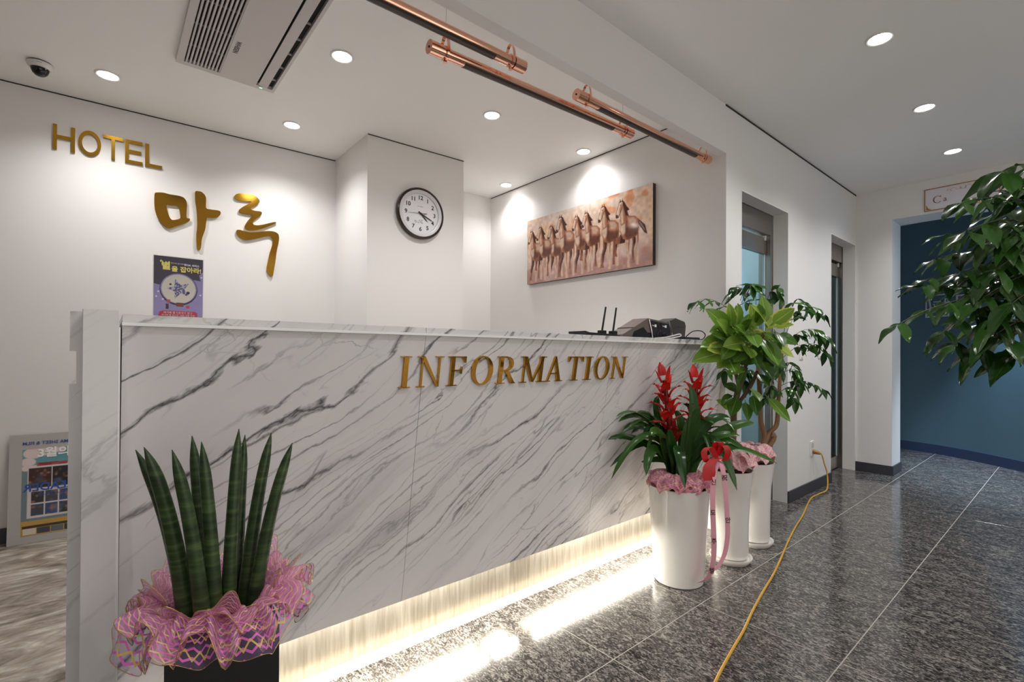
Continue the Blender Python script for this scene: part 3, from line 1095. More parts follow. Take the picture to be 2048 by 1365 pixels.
for i in range(10):
    a = random.uniform(-1, 1) * 0.045; b = random.uniform(-0.012, 0.012)
    g.prism([(a + 0.008 * math.cos(t), -0.058 + b + 0.006 * math.sin(t)) for t in np.linspace(0, 2 * math.pi, 8, endpoint=False)], cc + ez * (0.0206 + i * 0.00003), ex, up, ez, 0.0002)
g.build('dial_print', mat('pale_grey_print', (186, 184, 192), 0.5), ck)
put_text('dial_text', 'CLASSIC', 0.012, cc + up * 0.052 + ez * 0.0212, ex, up, mat('pale_grey_print'), ck)
for name_, ln, wd, ang, hh in (('minute_hand', 0.118, 0.0065, -24, 0.0245), ('hour_hand', 0.082, 0.0075, -43, 0.0230)):
    a = math.radians(ang); d = ex * math.cos(a) + up * math.sin(a); s_ = up * math.cos(a) - ex * math.sin(a)
    MB().prism([(-0.02, -wd * .6), (-0.02, wd * .6), (ln * 0.7, wd * 0.55), (ln, 0), (ln * 0.7, -wd * 0.55)], cc + ez * hh, d, s_, ez, 0.001).build(name_, M_INK, ck)
a = math.radians(184); d = ex * math.cos(a) + up * math.sin(a); s_ = up * math.cos(a) - ex * math.sin(a)
MB().prism([(-0.05, -0.0025), (-0.05, 0.0025), (0.10, 0.0006), (0.10, -0.0006)], cc + ez * 0.0265, d, s_, ez, 0.0008).build('second_hand', M_INK, ck)
disc_lathe([(0.0, 0.0285), (0.007, 0.0285), (0.008, 0.021)]).build('hub', M_INK, ck, smooth=True)


# ================================================================== painted prints
def vnoise(ny, nx, f, seed):
    rs = np.random.RandomState(seed)
    gy, gx = int(f) + 2, int(f * nx / ny) + 2
    g = rs.rand(gy, gx)
    y = np.linspace(0, gy - 1.001, ny); x = np.linspace(0, gx - 1.001, nx)
    yi = y.astype(int); xi_ = x.astype(int); fy = (y - yi)[:, None]; fx = (x - xi_)[None]
    fy = fy * fy * (3 - 2 * fy); fx = fx * fx * (3 - 2 * fx)
    a = g[yi][:, xi_]; b = g[yi][:, xi_ + 1]; c = g[yi + 1][:, xi_]; d = g[yi + 1][:, xi_ + 1]
    return a * (1 - fy) * (1 - fx) + b * (1 - fy) * fx + c * fy * (1 - fx) + d * fy * fx


class Print:
    """a flat print held as colours on the points of a fine grid; x right, y down, unit height"""
    def __init__(s, w, h, ny):
        s.w, s.h = w, h
        s.ny = ny; s.nx = int(ny * w / h)
        s.asp = w / h
        s.X, s.Y = np.meshgrid(np.linspace(0, s.asp, s.nx), np.linspace(0, 1, ny))
        s.img = np.zeros((ny, s.nx, 3))

    def blend(s, mask, col):
        col = np.array(col, float)
        s.img = s.img * (1 - mask[..., None]) + col * mask[..., None]

    def blur(s, m, k):
        for _ in range(k):
            p = np.pad(m, 1, mode='edge')
            m = (p[:-2, 1:-1] + p[2:, 1:-1] + p[1:-1, :-2] + p[1:-1, 2:] + 2 * m) / 6
        return m

    def poly(s, pts, col, soft=1, alpha=1.0):
        m = np.zeros(s.X.shape, bool)
        n = len(pts)
        for i in range(n):
            x1, y1 = pts[i]; x2, y2 = pts[(i + 1) % n]
            if y1 == y2:
                continue
            c = ((s.Y >= min(y1, y2)) & (s.Y < max(y1, y2)))
            xi2 = x1 + (s.Y - y1) * (x2 - x1) / (y2 - y1)
            m ^= c & (s.X < xi2)
        mf = s.blur(m.astype(float), soft if soft < 2 else soft * 4) * alpha
        s.blend(mf, col)
        return mf

    def rect(s, x0, y0, x1, y1, col, soft=0):
        s.poly([(x0, y0), (x1, y0), (x1, y1), (x0, y1)], col, soft)

    def ell(s, cx, cy, rx, ry, col, soft=1, alpha=1.0):
        m = (((s.X - cx) / rx) ** 2 + ((s.Y - cy) / ry) ** 2 < 1).astype(float)
        s.blend(s.blur(m, soft) * alpha, col)

    def build(s, name, O, ex, ey, m, parent):
        O = Vector(O); ex = Vector(ex); ey = Vector(ey)
        off = Vector(ORG[parent.name])
        vs = []
        for j in range(s.ny):
            for i in range(s.nx):
                vs.append(O + ex * (s.w * i / (s.nx - 1)) - ey * (s.h * j / (s.ny - 1)) - off)
        idx = np.arange(s.ny * s.nx).reshape(s.ny, s.nx)
        fs = np.stack([idx[1:, :-1], idx[1:, 1:], idx[:-1, 1:], idx[:-1, :-1]], -1).reshape(-1, 4)
        me = bpy.data.meshes.new(name)
        me.from_pydata(vs, [], fs.tolist())
        c = np.clip(s.img, 0, 255).reshape(-1, 3) / 255.0
        c = np.where(c <= 0.04045, c / 12.92, ((c + 0.055) / 1.055) ** 2.4)
        at_ = me.color_attributes.new('Print', 'FLOAT_COLOR', 'POINT')
        at_.data.foreach_set('color', np.concatenate([c, np.ones((len(c), 1))], 1).astype(np.float32).ravel())
        return link(name, me, m, parent, off)


def print_mat(name, rough):
    m = mat(name, (255, 255, 255), rough)
    a = N(m, 'ShaderNodeVertexColor', layer_name='Print')
    L(m, a.outputs[0], bsdf(m).inputs['Base Color'])
    return m


M_PRINT_G = print_mat('glossy_print', 0.08)
M_PRINT = print_mat('satin_print', 0.4)

# horse painting on the right wall
PYL, PYR, PZ0, PZ1 = 3.170, 1.894, 1.688, 2.245
ptg = empty('painting', (XE, (PYL + PYR) / 2, PZ0), 'wide glossy painting of eight galloping brown horses on the right wall', 'painting')
box(XE - 0.034, XE - 0.0006, PYR, PYL, PZ0, PZ1).build('stretcher', mat('painting_edge', (46, 30, 28), 0.4), ptg)
pt = Print(PYL - PYR, PZ1 - PZ0, 210)
n1 = vnoise(pt.ny, pt.nx, 4, 1); n2 = vnoise(pt.ny, pt.nx, 9, 2); n3 = vnoise(pt.ny, pt.nx, 24, 3)
sky = np.array([226, 204, 192.]); warm = np.array([232, 188, 150.]); mauve = np.array([196, 166, 160.]); dust = np.array([150, 96, 86.])
k = np.clip(n1 * 0.7 + n2 * 0.5 - 0.25, 0, 1)[..., None]
pt.img = sky * (1 - k) + warm * k
pt.blend(np.clip((n2 - 0.62) * 4, 0, 0.75) * np.clip(1 - pt.Y * 1.4, 0, 1), (214, 132, 84))
pt.blend(np.clip((pt.Y - 0.55) * 2.2, 0, 0.85), mauve)
pt.blend(np.clip((pt.Y - 0.72 + (n2 - 0.5) * 0.4) * 3.0, 0, 0.9) * (0.4 + 0.6 * n3), dust)


def horse(x0, y0, sc, light=(226, 198, 178), mid=(164, 108, 82), dark=(76, 42, 36), phase=0, tail=False):
    def T(p):
        return [(x0 + sc * (a if a < 0.05 else 0.05 + (a - 0.05) * 0.80), y0 + sc * b) for a, b in p]
    legs = [[(0.03, 0.50), (0.13, 0.52), (0.11, 0.68), (0.055, 0.78), (0.03, 0.93), (0.045, 0.97), (-0.03, 0.97), (-0.005, 0.90), (0.0, 0.76), (0.03, 0.66)],
            [(0.11, 0.52), (0.22, 0.54), (0.195, 0.72), (0.20, 0.86), (0.215, 1.01), (0.15, 1.01), (0.155, 0.86), (0.13, 0.72)],
            [(0.24, 0.50), (0.34, 0.48), (0.335, 0.66), (0.29, 0.76), (0.305, 0.90), (0.31, 0.95), (0.25, 0.95), (0.26, 0.76), (0.27, 0.64)],
            [(0.28, 0.46), (0.39, 0.42), (0.40, 0.62), (0.37, 0.74), (0.385, 0.93), (0.40, 0.985), (0.335, 0.985), (0.335, 0.74), (0.34, 0.62)]]
    if phase == 1:
        legs[0] = [(0.02, 0.50), (0.13, 0.53), (0.10, 0.64), (-0.045, 0.635), (-0.065, 0.76), (-0.05, 0.82), (-0.115, 0.80), (-0.10, 0.72), (-0.095, 0.575), (-0.02, 0.55)]
    for i in (2, 0, 3, 1):
        l = legs[i]
        pt.poly(T(l), dark if i in (0, 2) else mid, 1)
        h = len(l) // 2
        cx_ = [((p_[0] + q_[0]) / 2, p_[1]) for p_, q_ in zip(l[:h], l[::-1][:h])]
        pt.poly(T([(p_[0], p_[1]) for p_ in l[::-1][:h]][::-1] + cx_), light if i in (1, 3) else mid, 1, 0.75)
    if tail:
        pt.poly(T([(0.37, 0.32), (0.45, 0.38), (0.53, 0.44), (0.58, 0.58), (0.52, 0.55), (0.46, 0.48), (0.38, 0.40)]), dark, 1)
        pt.poly(T([(0.40, 0.36), (0.48, 0.43), (0.54, 0.53), (0.49, 0.49), (0.42, 0.41)]), light, 1, 0.5)
    body = T([(0.0, 0.28), (0.08, 0.25), (0.2, 0.26), (0.32, 0.28), (0.39, 0.34), (0.405, 0.46), (0.37, 0.56), (0.26, 0.59), (0.16, 0.61), (0.06, 0.58), (-0.005, 0.46)])
    pt.poly(body, mid, 1)
    pt.poly(T([(0.16, 0.28), (0.30, 0.30), (0.36, 0.36), (0.30, 0.42), (0.20, 0.40)]), light, 4, 0.7)
    pt.poly(T([(0.0, 0.30), (0.07, 0.28), (0.13, 0.36), (0.12, 0.48), (0.06, 0.53), (0.0, 0.45)]), light, 3, 0.9)
    pt.poly(T([(0.14, 0.40), (0.20, 0.44), (0.30, 0.45), (0.40, 0.44), (0.37, 0.56), (0.16, 0.60), (0.10, 0.55)]), dark, 5, 0.65)
    pt.poly(T([(0.11, 0.26), (0.15, 0.30), (0.16, 0.46), (0.13, 0.56), (0.11, 0.44)]), dark, 2, 0.6)
    pt.poly(T([(-0.01, 0.05), (0.06, 0.02), (0.12, 0.12), (0.17, 0.26), (0.10, 0.36), (0.02, 0.38), (0.0, 0.24), (0.015, 0.14)]), mid, 1)
    pt.poly(T([(0.01, 0.12), (0.04, 0.10), (0.06, 0.20), (0.07, 0.34), (0.03, 0.36), (0.01, 0.24)]), light, 3, 0.9)
    pt.poly(T([(0.04, 0.015), (0.08, 0.03), (0.13, 0.10), (0.20, 0.17), (0.15, 0.18), (0.19, 0.27), (0.13, 0.24), (0.14, 0.30), (0.09, 0.18)]), dark, 1)
    pt.poly(T([(-0.012, 0.02), (0.052, 0.015), (0.058, 0.09), (0.02, 0.165), (-0.025, 0.25), (-0.072, 0.255), (-0.08, 0.205), (-0.045, 0.11)]), dark, 1)
    pt.poly(T([(-0.010, 0.03), (0.046, 0.02), (0.05, 0.085), (0.012, 0.155), (-0.03, 0.235), (-0.066, 0.24), (-0.072, 0.20), (-0.04, 0.11)]), light, 1)
    pt.poly(T([(0.02, 0.05), (0.05, 0.05), (0.045, 0.10), (0.0, 0.17), (-0.02, 0.19), (0.0, 0.12)]), mid, 2)
    pt.poly(T([(-0.07, 0.20), (-0.035, 0.21), (-0.035, 0.24), (-0.068, 0.245)]), dark, 1)
    pt.poly(T([(0.0, 0.035), (0.0, -0.025), (0.02, 0.02)]), dark, 0); pt.poly(T([(0.03, 0.03), (0.045, -0.03), (0.055, 0.03)]), dark, 0)
    pt.ell(x0 + sc * 0.003, y0 + sc * 0.07, 0.007 * sc, 0.009 * sc, (40, 24, 22), 0)


A_ = pt.asp
for (u_x, t_y, sc, kw) in ((0.225, 0.17, 0.80, {}), (0.445, 0.13, 0.84, {}), (0.035, 0.17, 0.80, {}), (0.655, 0.10, 0.86, {'tail': False}),
                           (0.12, 0.14, 0.82, {'phase': 1}), (0.308, 0.07, 0.92, {}), (0.525, 0.12, 0.82, {'phase': 1}), (0.785, 0.10, 0.88, {'phase': 1, 'tail': True})):
    horse(u_x * A_, t_y, sc, **kw)
pt.blend(np.clip((pt.Y - 0.84 + (n2 - 0.5) * 0.35) * 3.0, 0, 0.75) * n3, (196, 164, 158))
pt.img *= (0.92 + 0.16 * n3)[..., None]
pt.build('canvas', (XE - 0.0346, PYL, PZ1), (0, -1, 0), (0, 0, 1), M_PRINT_G, ptg)

# ------------------------------------------------------------------ standee on the counter
S0, S1, S2, S3 = (on(u, v, 1, 1.47) for u, v in ((308, 504), (406, 520), (406, 633), (308, 629)))
SZ = 1.1612
so = empty('card_standee', ((S0.x + S1.x) / 2, 1.47, SZ), 'dark purple promotional card with a star in a circle on the counter', 'standee')
sw, sh = S1.x - S0.x, 1.3135 - SZ
pr_ = Print(sw, sh, 230)
a_ = pr_.asp
pr_.img[:] = (150, 140, 190)
pr_.poly([(0, 0), (a_, 0), (a_, 0.20), (0.92 * a_, 0.27), (0.95 * a_, 0.36), (0.8 * a_, 0.35), (0.1 * a_, 0.47), (0, 0.45)], (58, 52, 70), 1)
pr_.ell(0.5 * a_, 0.525, 0.385 * a_, 0.265, (36, 30, 66), 1)
pr_.ell(0.5 * a_, 0.515, 0.37 * a_, 0.25, (150, 140, 190), 1)
pr_.ell(0.5 * a_, 0.52, 0.345 * a_, 0.237, (216, 210, 198), 1)
star = []
for i in range(10):
    r_s = 0.17 if i % 2 == 0 else 0.075
    an = math.radians(-108 + 36 * i)
    star.append((0.5 * a_ + r_s * math.cos(an), 0.52 + r_s * math.sin(an)))
mk = pr_.poly(star, (92, 88, 130), 0)
hn = vnoise(pr_.ny, pr_.nx, 60, 5)
pr_.blend(mk * (hn > 0.55), (180, 178, 200))
for cx, cy, r_s in ((0.33, 0.45, .016), (0.69, 0.575, .024), (0.65, 0.61, .014)):
    pr_.ell(cx * a_, cy, r_s, r_s, (40, 34, 74), 0)
for cx, cy in ((0.09, 0.58), (0.05, 0.66), (0.95, 0.60), (0.97, 0.3), (0.18, 0.70)):
    pr_.ell(cx * a_, cy, 0.013, 0.013, (226, 220, 236), 0)
pr_.rect(0.24 * a_, 0.77, 0.30 * a_, 0.86, (52, 34, 32)); pr_.rect(0.45 * a_, 0.745, 0.60 * a_, 0.81, (120, 50, 44)); pr_.rect(0.65 * a_, 0.79, 0.72 * a_, 0.83, (206, 60, 58)); pr_.rect(0.26 * a_, 0.70, 0.33 * a_, 0.75, (190, 70, 80))
pr_.poly([(0.08 * a_, 1.0), (0.12 * a_, 0.90), (0.2 * a_, 0.885), (0.84 * a_, 0.885), (0.89 * a_, 0.91), (0.88 * a_, 1.0)], (196, 50, 72), 1)
box(S0.x - 0.0015, S1.x + 0.0015, 1.4702, 1.4722, SZ, 1.3152).build('card', mat('white_card', (232, 230, 228), 0.5), so)
MB().prism([(0, 0), (0.07, 0), (0.004, 0.10)], (S0.x + 0.02, 1.4724, SZ), (0, 1, 0), (0, 0, 1), (1, 0, 0), 0.002).build('easel_back', mat('kraft_card', (206, 184, 140), 0.7), so)
pr_.build('print', (S0.x, 1.4698, 1.3140), (1, 0, 0), (0, 0, 1), M_PRINT, so)
M_YEL = mat('yellow_print', (250, 232, 130), 0.5); M_WPR = mat('white_print', (240, 238, 238), 0.5)


def st_t(body, fx, fy, size, m, bold=0.0):
    put_text('caption', body, size, (S0.x + sw * fx, 1.4692, 1.3140 - sh * fy), (1, 0, 0), (0, 0, 1), m, so, bold)


st_t('별', 0.235, 0.160, 0.0215, M_YEL, 0.0009)
st_t('을 잡아라!', 0.655, 0.20, 0.0150, M_YEL, 0.0005)
st_t('★', 0.14, 0.085, 0.009, M_YEL)
st_t('여기서 만나보세요', 0.50, 0.105, 0.0045, M_WPR); st_t('★OK 서비스', 0.76, 0.115, 0.0060, M_WPR, 0.0002)
st_t('여기에 앱 다운로드 받고', 0.49, 0.917, 0.0060, M_WPR); st_t('여기에 별 잡으면 100% 선물 당첨!', 0.50, 0.957, 0.0050, M_WPR)

# ------------------------------------------------------------------ poster board leaning on the back wall
PA, PBx = -0.412, 0.12
yb0 = yback(-0.2)
po = empty('poster_board', (-0.17, yb0 - 0.07, 0), 'film poster under clear plastic leaning on the back wall behind the counter end', 'poster')
lean_p = 0.075
PH = 0.60


def po_pt(fx, fz, off=0.0):
    x = PA + (PBx - PA) * fx
    z = PH * fz
    return Vector((x, yback(x) - 0.010 - lean_p * (1 - fz) - off, z + 0.0008))


g = MB()
g.hexa([po_pt(0, 0, .004), po_pt(1, 0, .004), po_pt(1, 0), po_pt(0, 0)], [po_pt(0, 1, .004), po_pt(1, 1, .004), po_pt(1, 1), po_pt(0, 1)])
g.build('clear_board', mat('frosted_acrylic', (178, 174, 170), 0.25), po)
exq = (po_pt(1, 0) - po_pt(0, 0)).normalized(); eyq = (po_pt(0, 1) - po_pt(0, 0)).normalized()
wq = (PBx - PA) * 1.0
q = Print(wq * 0.86, PH * 0.80, 240)
a_ = q.asp
q.img[:] = (112, 128, 136)
q.rect(0, 0, a_, 0.22, (98, 152, 162))
for cx, cy, rx in ((0.10, 0.05, 0.09), (0.05, 0.15, 0.07), (0.20, 0.03, 0.08), (0.32, 0.02, 0.06), (0.04, 0.22, 0.05), (0.75, .03, .08), (0.95, .1, .1)):
    q.ell(cx * a_, cy, rx, rx * 0.7, (216, 200, 196), 2)
nn = vnoise(q.ny, q.nx, 30, 9); nm = vnoise(q.ny, q.nx, 12, 11)
for i in range(2):
    x0 = (0.05 + 0.47 * i) * a_; x1 = (0.49 + 0.47 * i) * a_
    q.rect(x0, 0.19, x1, 0.80, (206, 198, 200))
    q.rect(x0 + 0.08 * a_, 0.165, x1 - 0.08 * a_, 0.205, (150, 44, 58))
    wx = x1 - x0
    for j in range(2):
        q.rect(x0 + wx * (0.02 + 0.49 * j), 0.225, x0 + wx * (0.49 + 0.49 * j), 0.46, (36, 30, 32) if j else (64, 40, 34))
    for r in range(2):
        for j in range(3):
            q.rect(x0 + wx * (0.08 + 0.29 * j), 0.50 + 0.145 * r, x0 + wx * (0.34 + 0.29 * j), 0.63 + 0.145 * r, ((52, 50, 52), (70, 72, 84), (56, 76, 116))[(j + r) % 3])
dk = (q.img.sum(-1) < 270)
q.blend(dk * np.clip((nn - 0.6) * 2.5, 0, 0.8), (172, 112, 88)); q.blend(dk * np.clip((nm - 0.6) * 2, 0, 0.6), (90, 110, 150))
q.rect(0, 0.83, a_, 1.0, (186, 148, 74))
q.rect(0.01, 0.885, 0.80 * a_, 0.915, (60, 48, 34))
for j in range(8):
    q.rect((0.02 + 0.125 * j) * a_, 0.92, (0.135 + 0.125 * j) * a_, 0.985, ((208, 196, 182), (66, 66, 78), (92, 104, 110), (58, 58, 60), (48, 46, 48), (40, 42, 52), (70, 60, 56), (50, 50, 60))[j])
q.build('print', po_pt(0.10, 0.86, .0045), exq, eyq, M_PRINT, po)
M_BLUEP = mat('blue_print', (40, 84, 160), 0.4)
put_text('caption', '3월의 영화', 0.060, po_pt(0.215, 0.815, .006), exq, eyq, M_WPR, po, 0.0016, align='LEFT')
put_text('caption', 'T PMMA SHEET & FILM', 0.025, po_pt(0.33, 0.915, .006), exq, eyq, M_BLUEP, po, 0.0004, mirror=True)
put_text('caption', 'LEADER', 0.060, po_pt(0.31, 0.50, .006), exq, eyq, M_BLUEP, po, 0.0010, mirror=True)
put_text('caption', 'IN ACRYLIC', 0.020, po_pt(0.34, 0.435, .006), exq, eyq, M_BLUEP, po, mirror=True)

# ================================================================== sign over the passage
sg0 = Vector((XF - 0.0006, 0.905, 2.325)); sgw, sgh = 0.905 - 0.440, 0.190
sgn = empty('door_sign', (XF, 0.67, 2.32), 'white door sign in a slim gold frame above the passage', 'sign')
box(XF - 0.010, XF - 0.0006, 0.440, 0.905, 2.325, 2.515).build('plate', mat('lilac_white_plate', (222, 218, 226), 0.4), sgn)
M_GFR = mat('bronze_frame', (176, 128, 74), 0.25, 0.9)
for b in ((0.440, 0.905, 2.325, 2.3315), (0.440, 0.905, 2.5085, 2.515), (0.440, 0.4465, 2.3315, 2.5085), (0.8985, 0.905, 2.3315, 2.5085)):
    box(XF - 0.0135, XF - 0.0101, *b).build('frame_bar', M_GFR, sgn)
M_BRP = mat('brown_print', (110, 70, 56), 0.5)
g = MB()
exs, eys, ezs = Vector((0, -1, 0)), Vector((0, 0, 1)), Vector((-1, 0, 0))
O_ = Vector((XF - 0.0103, 0.848, 2.384))
for i, qd in enumerate(arc_ring(0.030, 0.030, 0.030, 0.031, 0.0085, 0.0035, 42, 318, 26)):
    g.prism(qd, O_, exs, eys, ezs, 0.0006)
g.prism([(0.049, 0.046), (0.053, 0.046), (0.053, 0.062), (0.050, 0.062)], O_, exs, eys, ezs, 0.0006)
g.build('letter', M_BRP, sgn)
put_text('letter', 'a', 0.058, O_ + exs * 0.078 + eys * 0.024 + ezs * 0.0004, exs, eys, M_BRP, sgn)
g = MB()
for s_ in (-1, 1):
    for k_, (cx, cy, r0) in enumerate(((0.045, 0.0, 0.020), (0.018, 0.004, 0.016), (0.075, 0.003, 0.011))):
        for qd in arc_ring(s_ * cx, cy, r0, r0 * 0.7, 0.0022, 0.0018, 200 if k_ % 2 else 20, 430 if k_ % 2 else 250, 14):
            g.prism(qd, Vector((XF - 0.0103, 0.672, 2.475)), exs, eys, ezs, 0.0005)
g.prism([(-0.002, -0.008), (0.002, -0.008), (0, 0.024)], Vector((XF - 0.0103, 0.672, 2.475)), exs, eys, ezs, 0.0006)
g.build('ornament', M_GFR, sgn)
g = MB()
g.prism([(0.012, 0.012), (0.05, 0.012), (0.026, 0.022), (0.020, 0.04), (0.012, 0.055)], Vector((XF - 0.0103, 0.905, 2.325)), exs, eys, ezs, 0.0005)
g.build('ornament', M_GFR, sgn)

# restroom pictograms on the curved wall
M_PIC = mat('pale_pictogram', (214, 224, 236), 0.35)
for (ua, ub, va, vb_, lb, kind_) in ((1855, 1897, 590, 634, 'square white pictogram plate on the teal wall, nearest the passage edge', 0),
                                     (1916, 1962, 586, 632, 'square white pictogram plate on the teal wall, mostly behind the leaves', 1)):
    d0 = onp((ua + ub) / 2, 612, (7.03, 1.09, 0) if not kind_ else (6.94, 0.90, 0), (0.92, -0.39, 0) if not kind_ else (0.88, -0.47, 0))
    tz = Vector((-0.92, 0.39, 0) if not kind_ else (-0.88, 0.47, 0)).normalized()
    tx = Vector((-tz.y, tz.x, 0)) * -1
    if tx.y > 0:
        tx = -tx
    sg = empty('pictogram_sign', d0, lb, 'sign', 'restroom pictograms')
    hw, hh, th = 0.115, 0.125, 0.014
    O2 = d0 + tz * 0.012
    g = MB()
    g.prism([[(-hw, -hh), (hw, -hh), (hw, hh), (-hw, hh)], [(-hw + th, -hh + th), (hw - th, -hh + th), (hw - th, hh - th), (-hw + th, hh - th)]], O2, tx, (0, 0, 1), tz, 0.006)
    g.build('border', M_PIC, sg)
    g = MB()
    for sx_ in (-1, 1):
        g.prism([(sx_ * 0.080 + 0.01, 0.075), (sx_ * 0.080 - 0.006, 0.075), (sx_ * 0.066 - 0.006, -0.02), (sx_ * 0.080 - 0.006, -0.08), (sx_ * 0.080 + 0.01, -0.08), (sx_ * 0.066 + 0.01, -0.02)], O2, tx, (0, 0, 1), tz, 0.006)
    g.prism([(-0.035, 0.05), (0.035, 0.05), (0.035, 0.038), (-0.035, 0.038)], O2, tx, (0, 0, 1), tz, 0.006)
    g.prism([(-0.042, 0.022), (0.042, 0.022), (0.036, 0.010), (-0.036, 0.010)], O2, tx, (0, 0, 1), tz, 0.006)
    g.prism([(-0.028, 0.010), (-0.016, 0.010), (-0.016, -0.07), (-0.028, -0.07)], O2, tx, (0, 0, 1), tz, 0.006)
    g.prism([(0.016, 0.010), (0.028, 0.010), (0.028, -0.07), (0.016, -0.07)], O2, tx, (0, 0, 1), tz, 0.006)
    g.build('pictogram', M_PIC, sg)

# ================================================================== electronics on the counter
SZ = 1.1609
rt = empty('router', (1.83, 1.53, SZ), 'black wireless router with two upright antennas on the counter', 'router')
MB().prism([(0, 0), (0.255, 0), (0.255, 0.010), (0.19, 0.016), (0.02, 0.020), (-0.008, 0.026), (-0.008, 0.018)], (1.715, 1.50, SZ), (1, 0, 0), (0, 0, 1), (0, 1, 0), 0.11).build('body', M_BLACK, rt, bevel=0.002)
for ua, ut, vt in ((1204, 1211.5, 614.5), (1226, 1232.5, 616)):
    b0 = on(ua, 662, 1, 1.535); t0 = on(ut, vt, 1, 1.535)
    box(b0.x - 0.020, b0.x + 0.020, 1.522, 1.548, SZ + 0.014, SZ + 0.034).build('antenna_base', M_BLACK, rt, bevel=0.003)
    MB().tube([(b0.x, 1.535, SZ + 0.03), t0], [0.0052, 0.0042], 10).build('antenna', M_BLACK, rt, smooth=True)

M_GREYP = mat('grey_brown_plastic', (104, 92, 88), 0.3)
tm = empty('card_terminal', (2.27, 1.55, SZ), 'wedge-shaped payment terminal with two dark glossy windows on the counter', 'terminal')
MB().prism([(2.005, 0.0), (2.01, 0.020), (2.225, 0.112), (2.415, 0.098), (2.475, 0.0), (2.36, 0.0), (2.345, 0.03), (2.22, 0.034), (2.185, 0.062), (2.10, 0.035), (2.08, 0.0)], (0, 1.515, SZ), (1, 0, 0), (0, 0, 1), (0, 1, 0), 0.10).build('body', M_GREYP, tm, bevel=0.003)
box(2.09, 2.37, 1.5165, 1.6135, SZ, SZ + 0.058).build('dark_filler', M_BLACK, tm)  # dark block added in place of shade under the arched body
M_SMK = mat('smoked_window', (52, 48, 54), 0.06)
for a in (0, 1):
    xa = 2.235 + a * 0.098
    MB().prism([(xa, 0.100 - a * 0.007), (xa + 0.085, 0.094 - a * 0.007), (xa + 0.112, 0.016), (xa + 0.025, 0.016)], (0, 1.5145, SZ), (1, 0, 0), (0, 0, 1), (0, -1, 0), 0.004).build('window', M_SMK, tm)
    box(xa + 0.044, xa + 0.060, 1.5092, 1.5104, SZ + 0.066, SZ + 0.080).build('sticker', M_WPR, tm)
    put_text('mark', 'Dasan', 0.010, (xa + 0.034, 1.5096, SZ + 0.074), (1, 0, 0), (0, 0, 1), M_WPR, tm)
for xa, xb in ((2.228, 2.262), (2.420, 2.462)):
    MB().tube([(xa, 1.511, SZ + 0.106), ((xa + xb) / 2 + 0.004, 1.510, SZ + 0.05), (xb, 1.511, SZ + 0.004)], 0.003, 8).build('edge_rail', mat('chrome', (220, 216, 212), 0.08, 1.0), tm, smooth=True)
pn = empty('receipt_printer', (2.62, 1.62, SZ), 'tall dark grey receipt printer behind the payment terminal', 'printer')
MB().prism([(2.53, 0), (2.47, 0.065), (2.49, 0.088), (2.67, 0.141), (2.77, 0.124), (2.785, 0.098), (2.77, 0.0)], (0, 1.617, SZ), (1, 0, 0), (0, 0, 1), (0, 1, 0), 0.10).build('body', mat('dark_grey_plastic', (58, 53, 50), 0.35), pn, bevel=0.008, seg=3)
box(2.69, 2.75, 1.6145, 1.6169, SZ + 0.085, SZ + 0.088).build('paper_slot', M_BLACK, pn)
hb = empty('cable_hub', (2.69, 1.52, SZ), 'small flat black cable box at the right end of the counter', 'hub')
box(2.55, 2.72, 1.49, 1.56, SZ, SZ + 0.020).build('body', M_BLACK, hb, bevel=0.003)
cb = MB().tube(smooth_path([(2.72, 1.51, SZ + 0.008), (2.77, 1.50, SZ + 0.012), (2.80, 1.50, SZ + 0.040), (2.765, 1.51, SZ + 0.062), (2.71, 1.53, SZ + 0.058), (2.675, 1.55, SZ + 0.03), (2.69, 1.565, SZ + 0.022)], 5), 0.0032, 8).build('cable', M_BLACK, smooth=True)
tag(cb, 'thin black cable looping up from the flat cable box', 'cable')
cb = MB().tube(smooth_path([(2.26, 1.497, SZ + 0.004), (2.36, 1.495, SZ + 0.012), (2.44, 1.495, SZ + 0.024), (2.505, 1.495, SZ + 0.034), (2.520, 1.498, SZ + 0.024), (2.44, 1.494, SZ + 0.012), (2.36, 1.492, SZ + 0.0045)], 5), 0.0035, 8).build('cable', mat('white_cable', (226, 224, 222), 0.35), smooth=True)
tag(cb, 'white cable looped in front of the payment terminal', 'cable')
cb = MB().tube(smooth_path([(2.29, 1.503, SZ + 0.005), (2.295, 1.503, SZ + 0.03), (2.325, 1.503, SZ + 0.048), (2.345, 1.503, SZ + 0.03), (2.37, 1.503, SZ + 0.036), (2.40, 1.503, SZ + 0.005)], 5), 0.0025, 8).build('cable', M_BLACK, smooth=True)
tag(cb, 'short black cable curling before the terminal windows', 'cable')

# ================================================================== outlet, switches and extension cord
o0 = on(1623, 897, 1, YW)
ol = empty('wall_outlet', (o0.x, YW, o0.z), 'white wall outlet with a yellow plug in it, low on the lobby wall', 'outlet')
box(o0.x - 0.036, o0.x + 0.036, YW - 0.008, YW - 0.0006, o0.z - 0.058, o0.z + 0.058).build('plate', M_WHITEP, ol, bevel=0.003)
box(o0.x - 0.020, o0.x + 0.020, YW - 0.0095, YW - 0.0081, o0.z + 0.006, o0.z + 0.044).build('socket', mat('socket_grey', (196, 192, 188), 0.4), ol)
M_CORD = mat('yellow_cord_rubber', (206, 160, 56), 0.4)
pl0 = Vector((o0.x + 0.008, YW - 0.010, o0.z - 0.026))
cordp = [pl0 + Vector((0, -0.016, 0)), pl0 + Vector((0.012, -0.052, -0.012)), pl0 + Vector((0.045, -0.062, -0.09)), Vector((4.385, 1.325, 0.135)), Vector((4.33, 1.310, 0.03)), Vector((4.235, 1.335, 0.0056))]
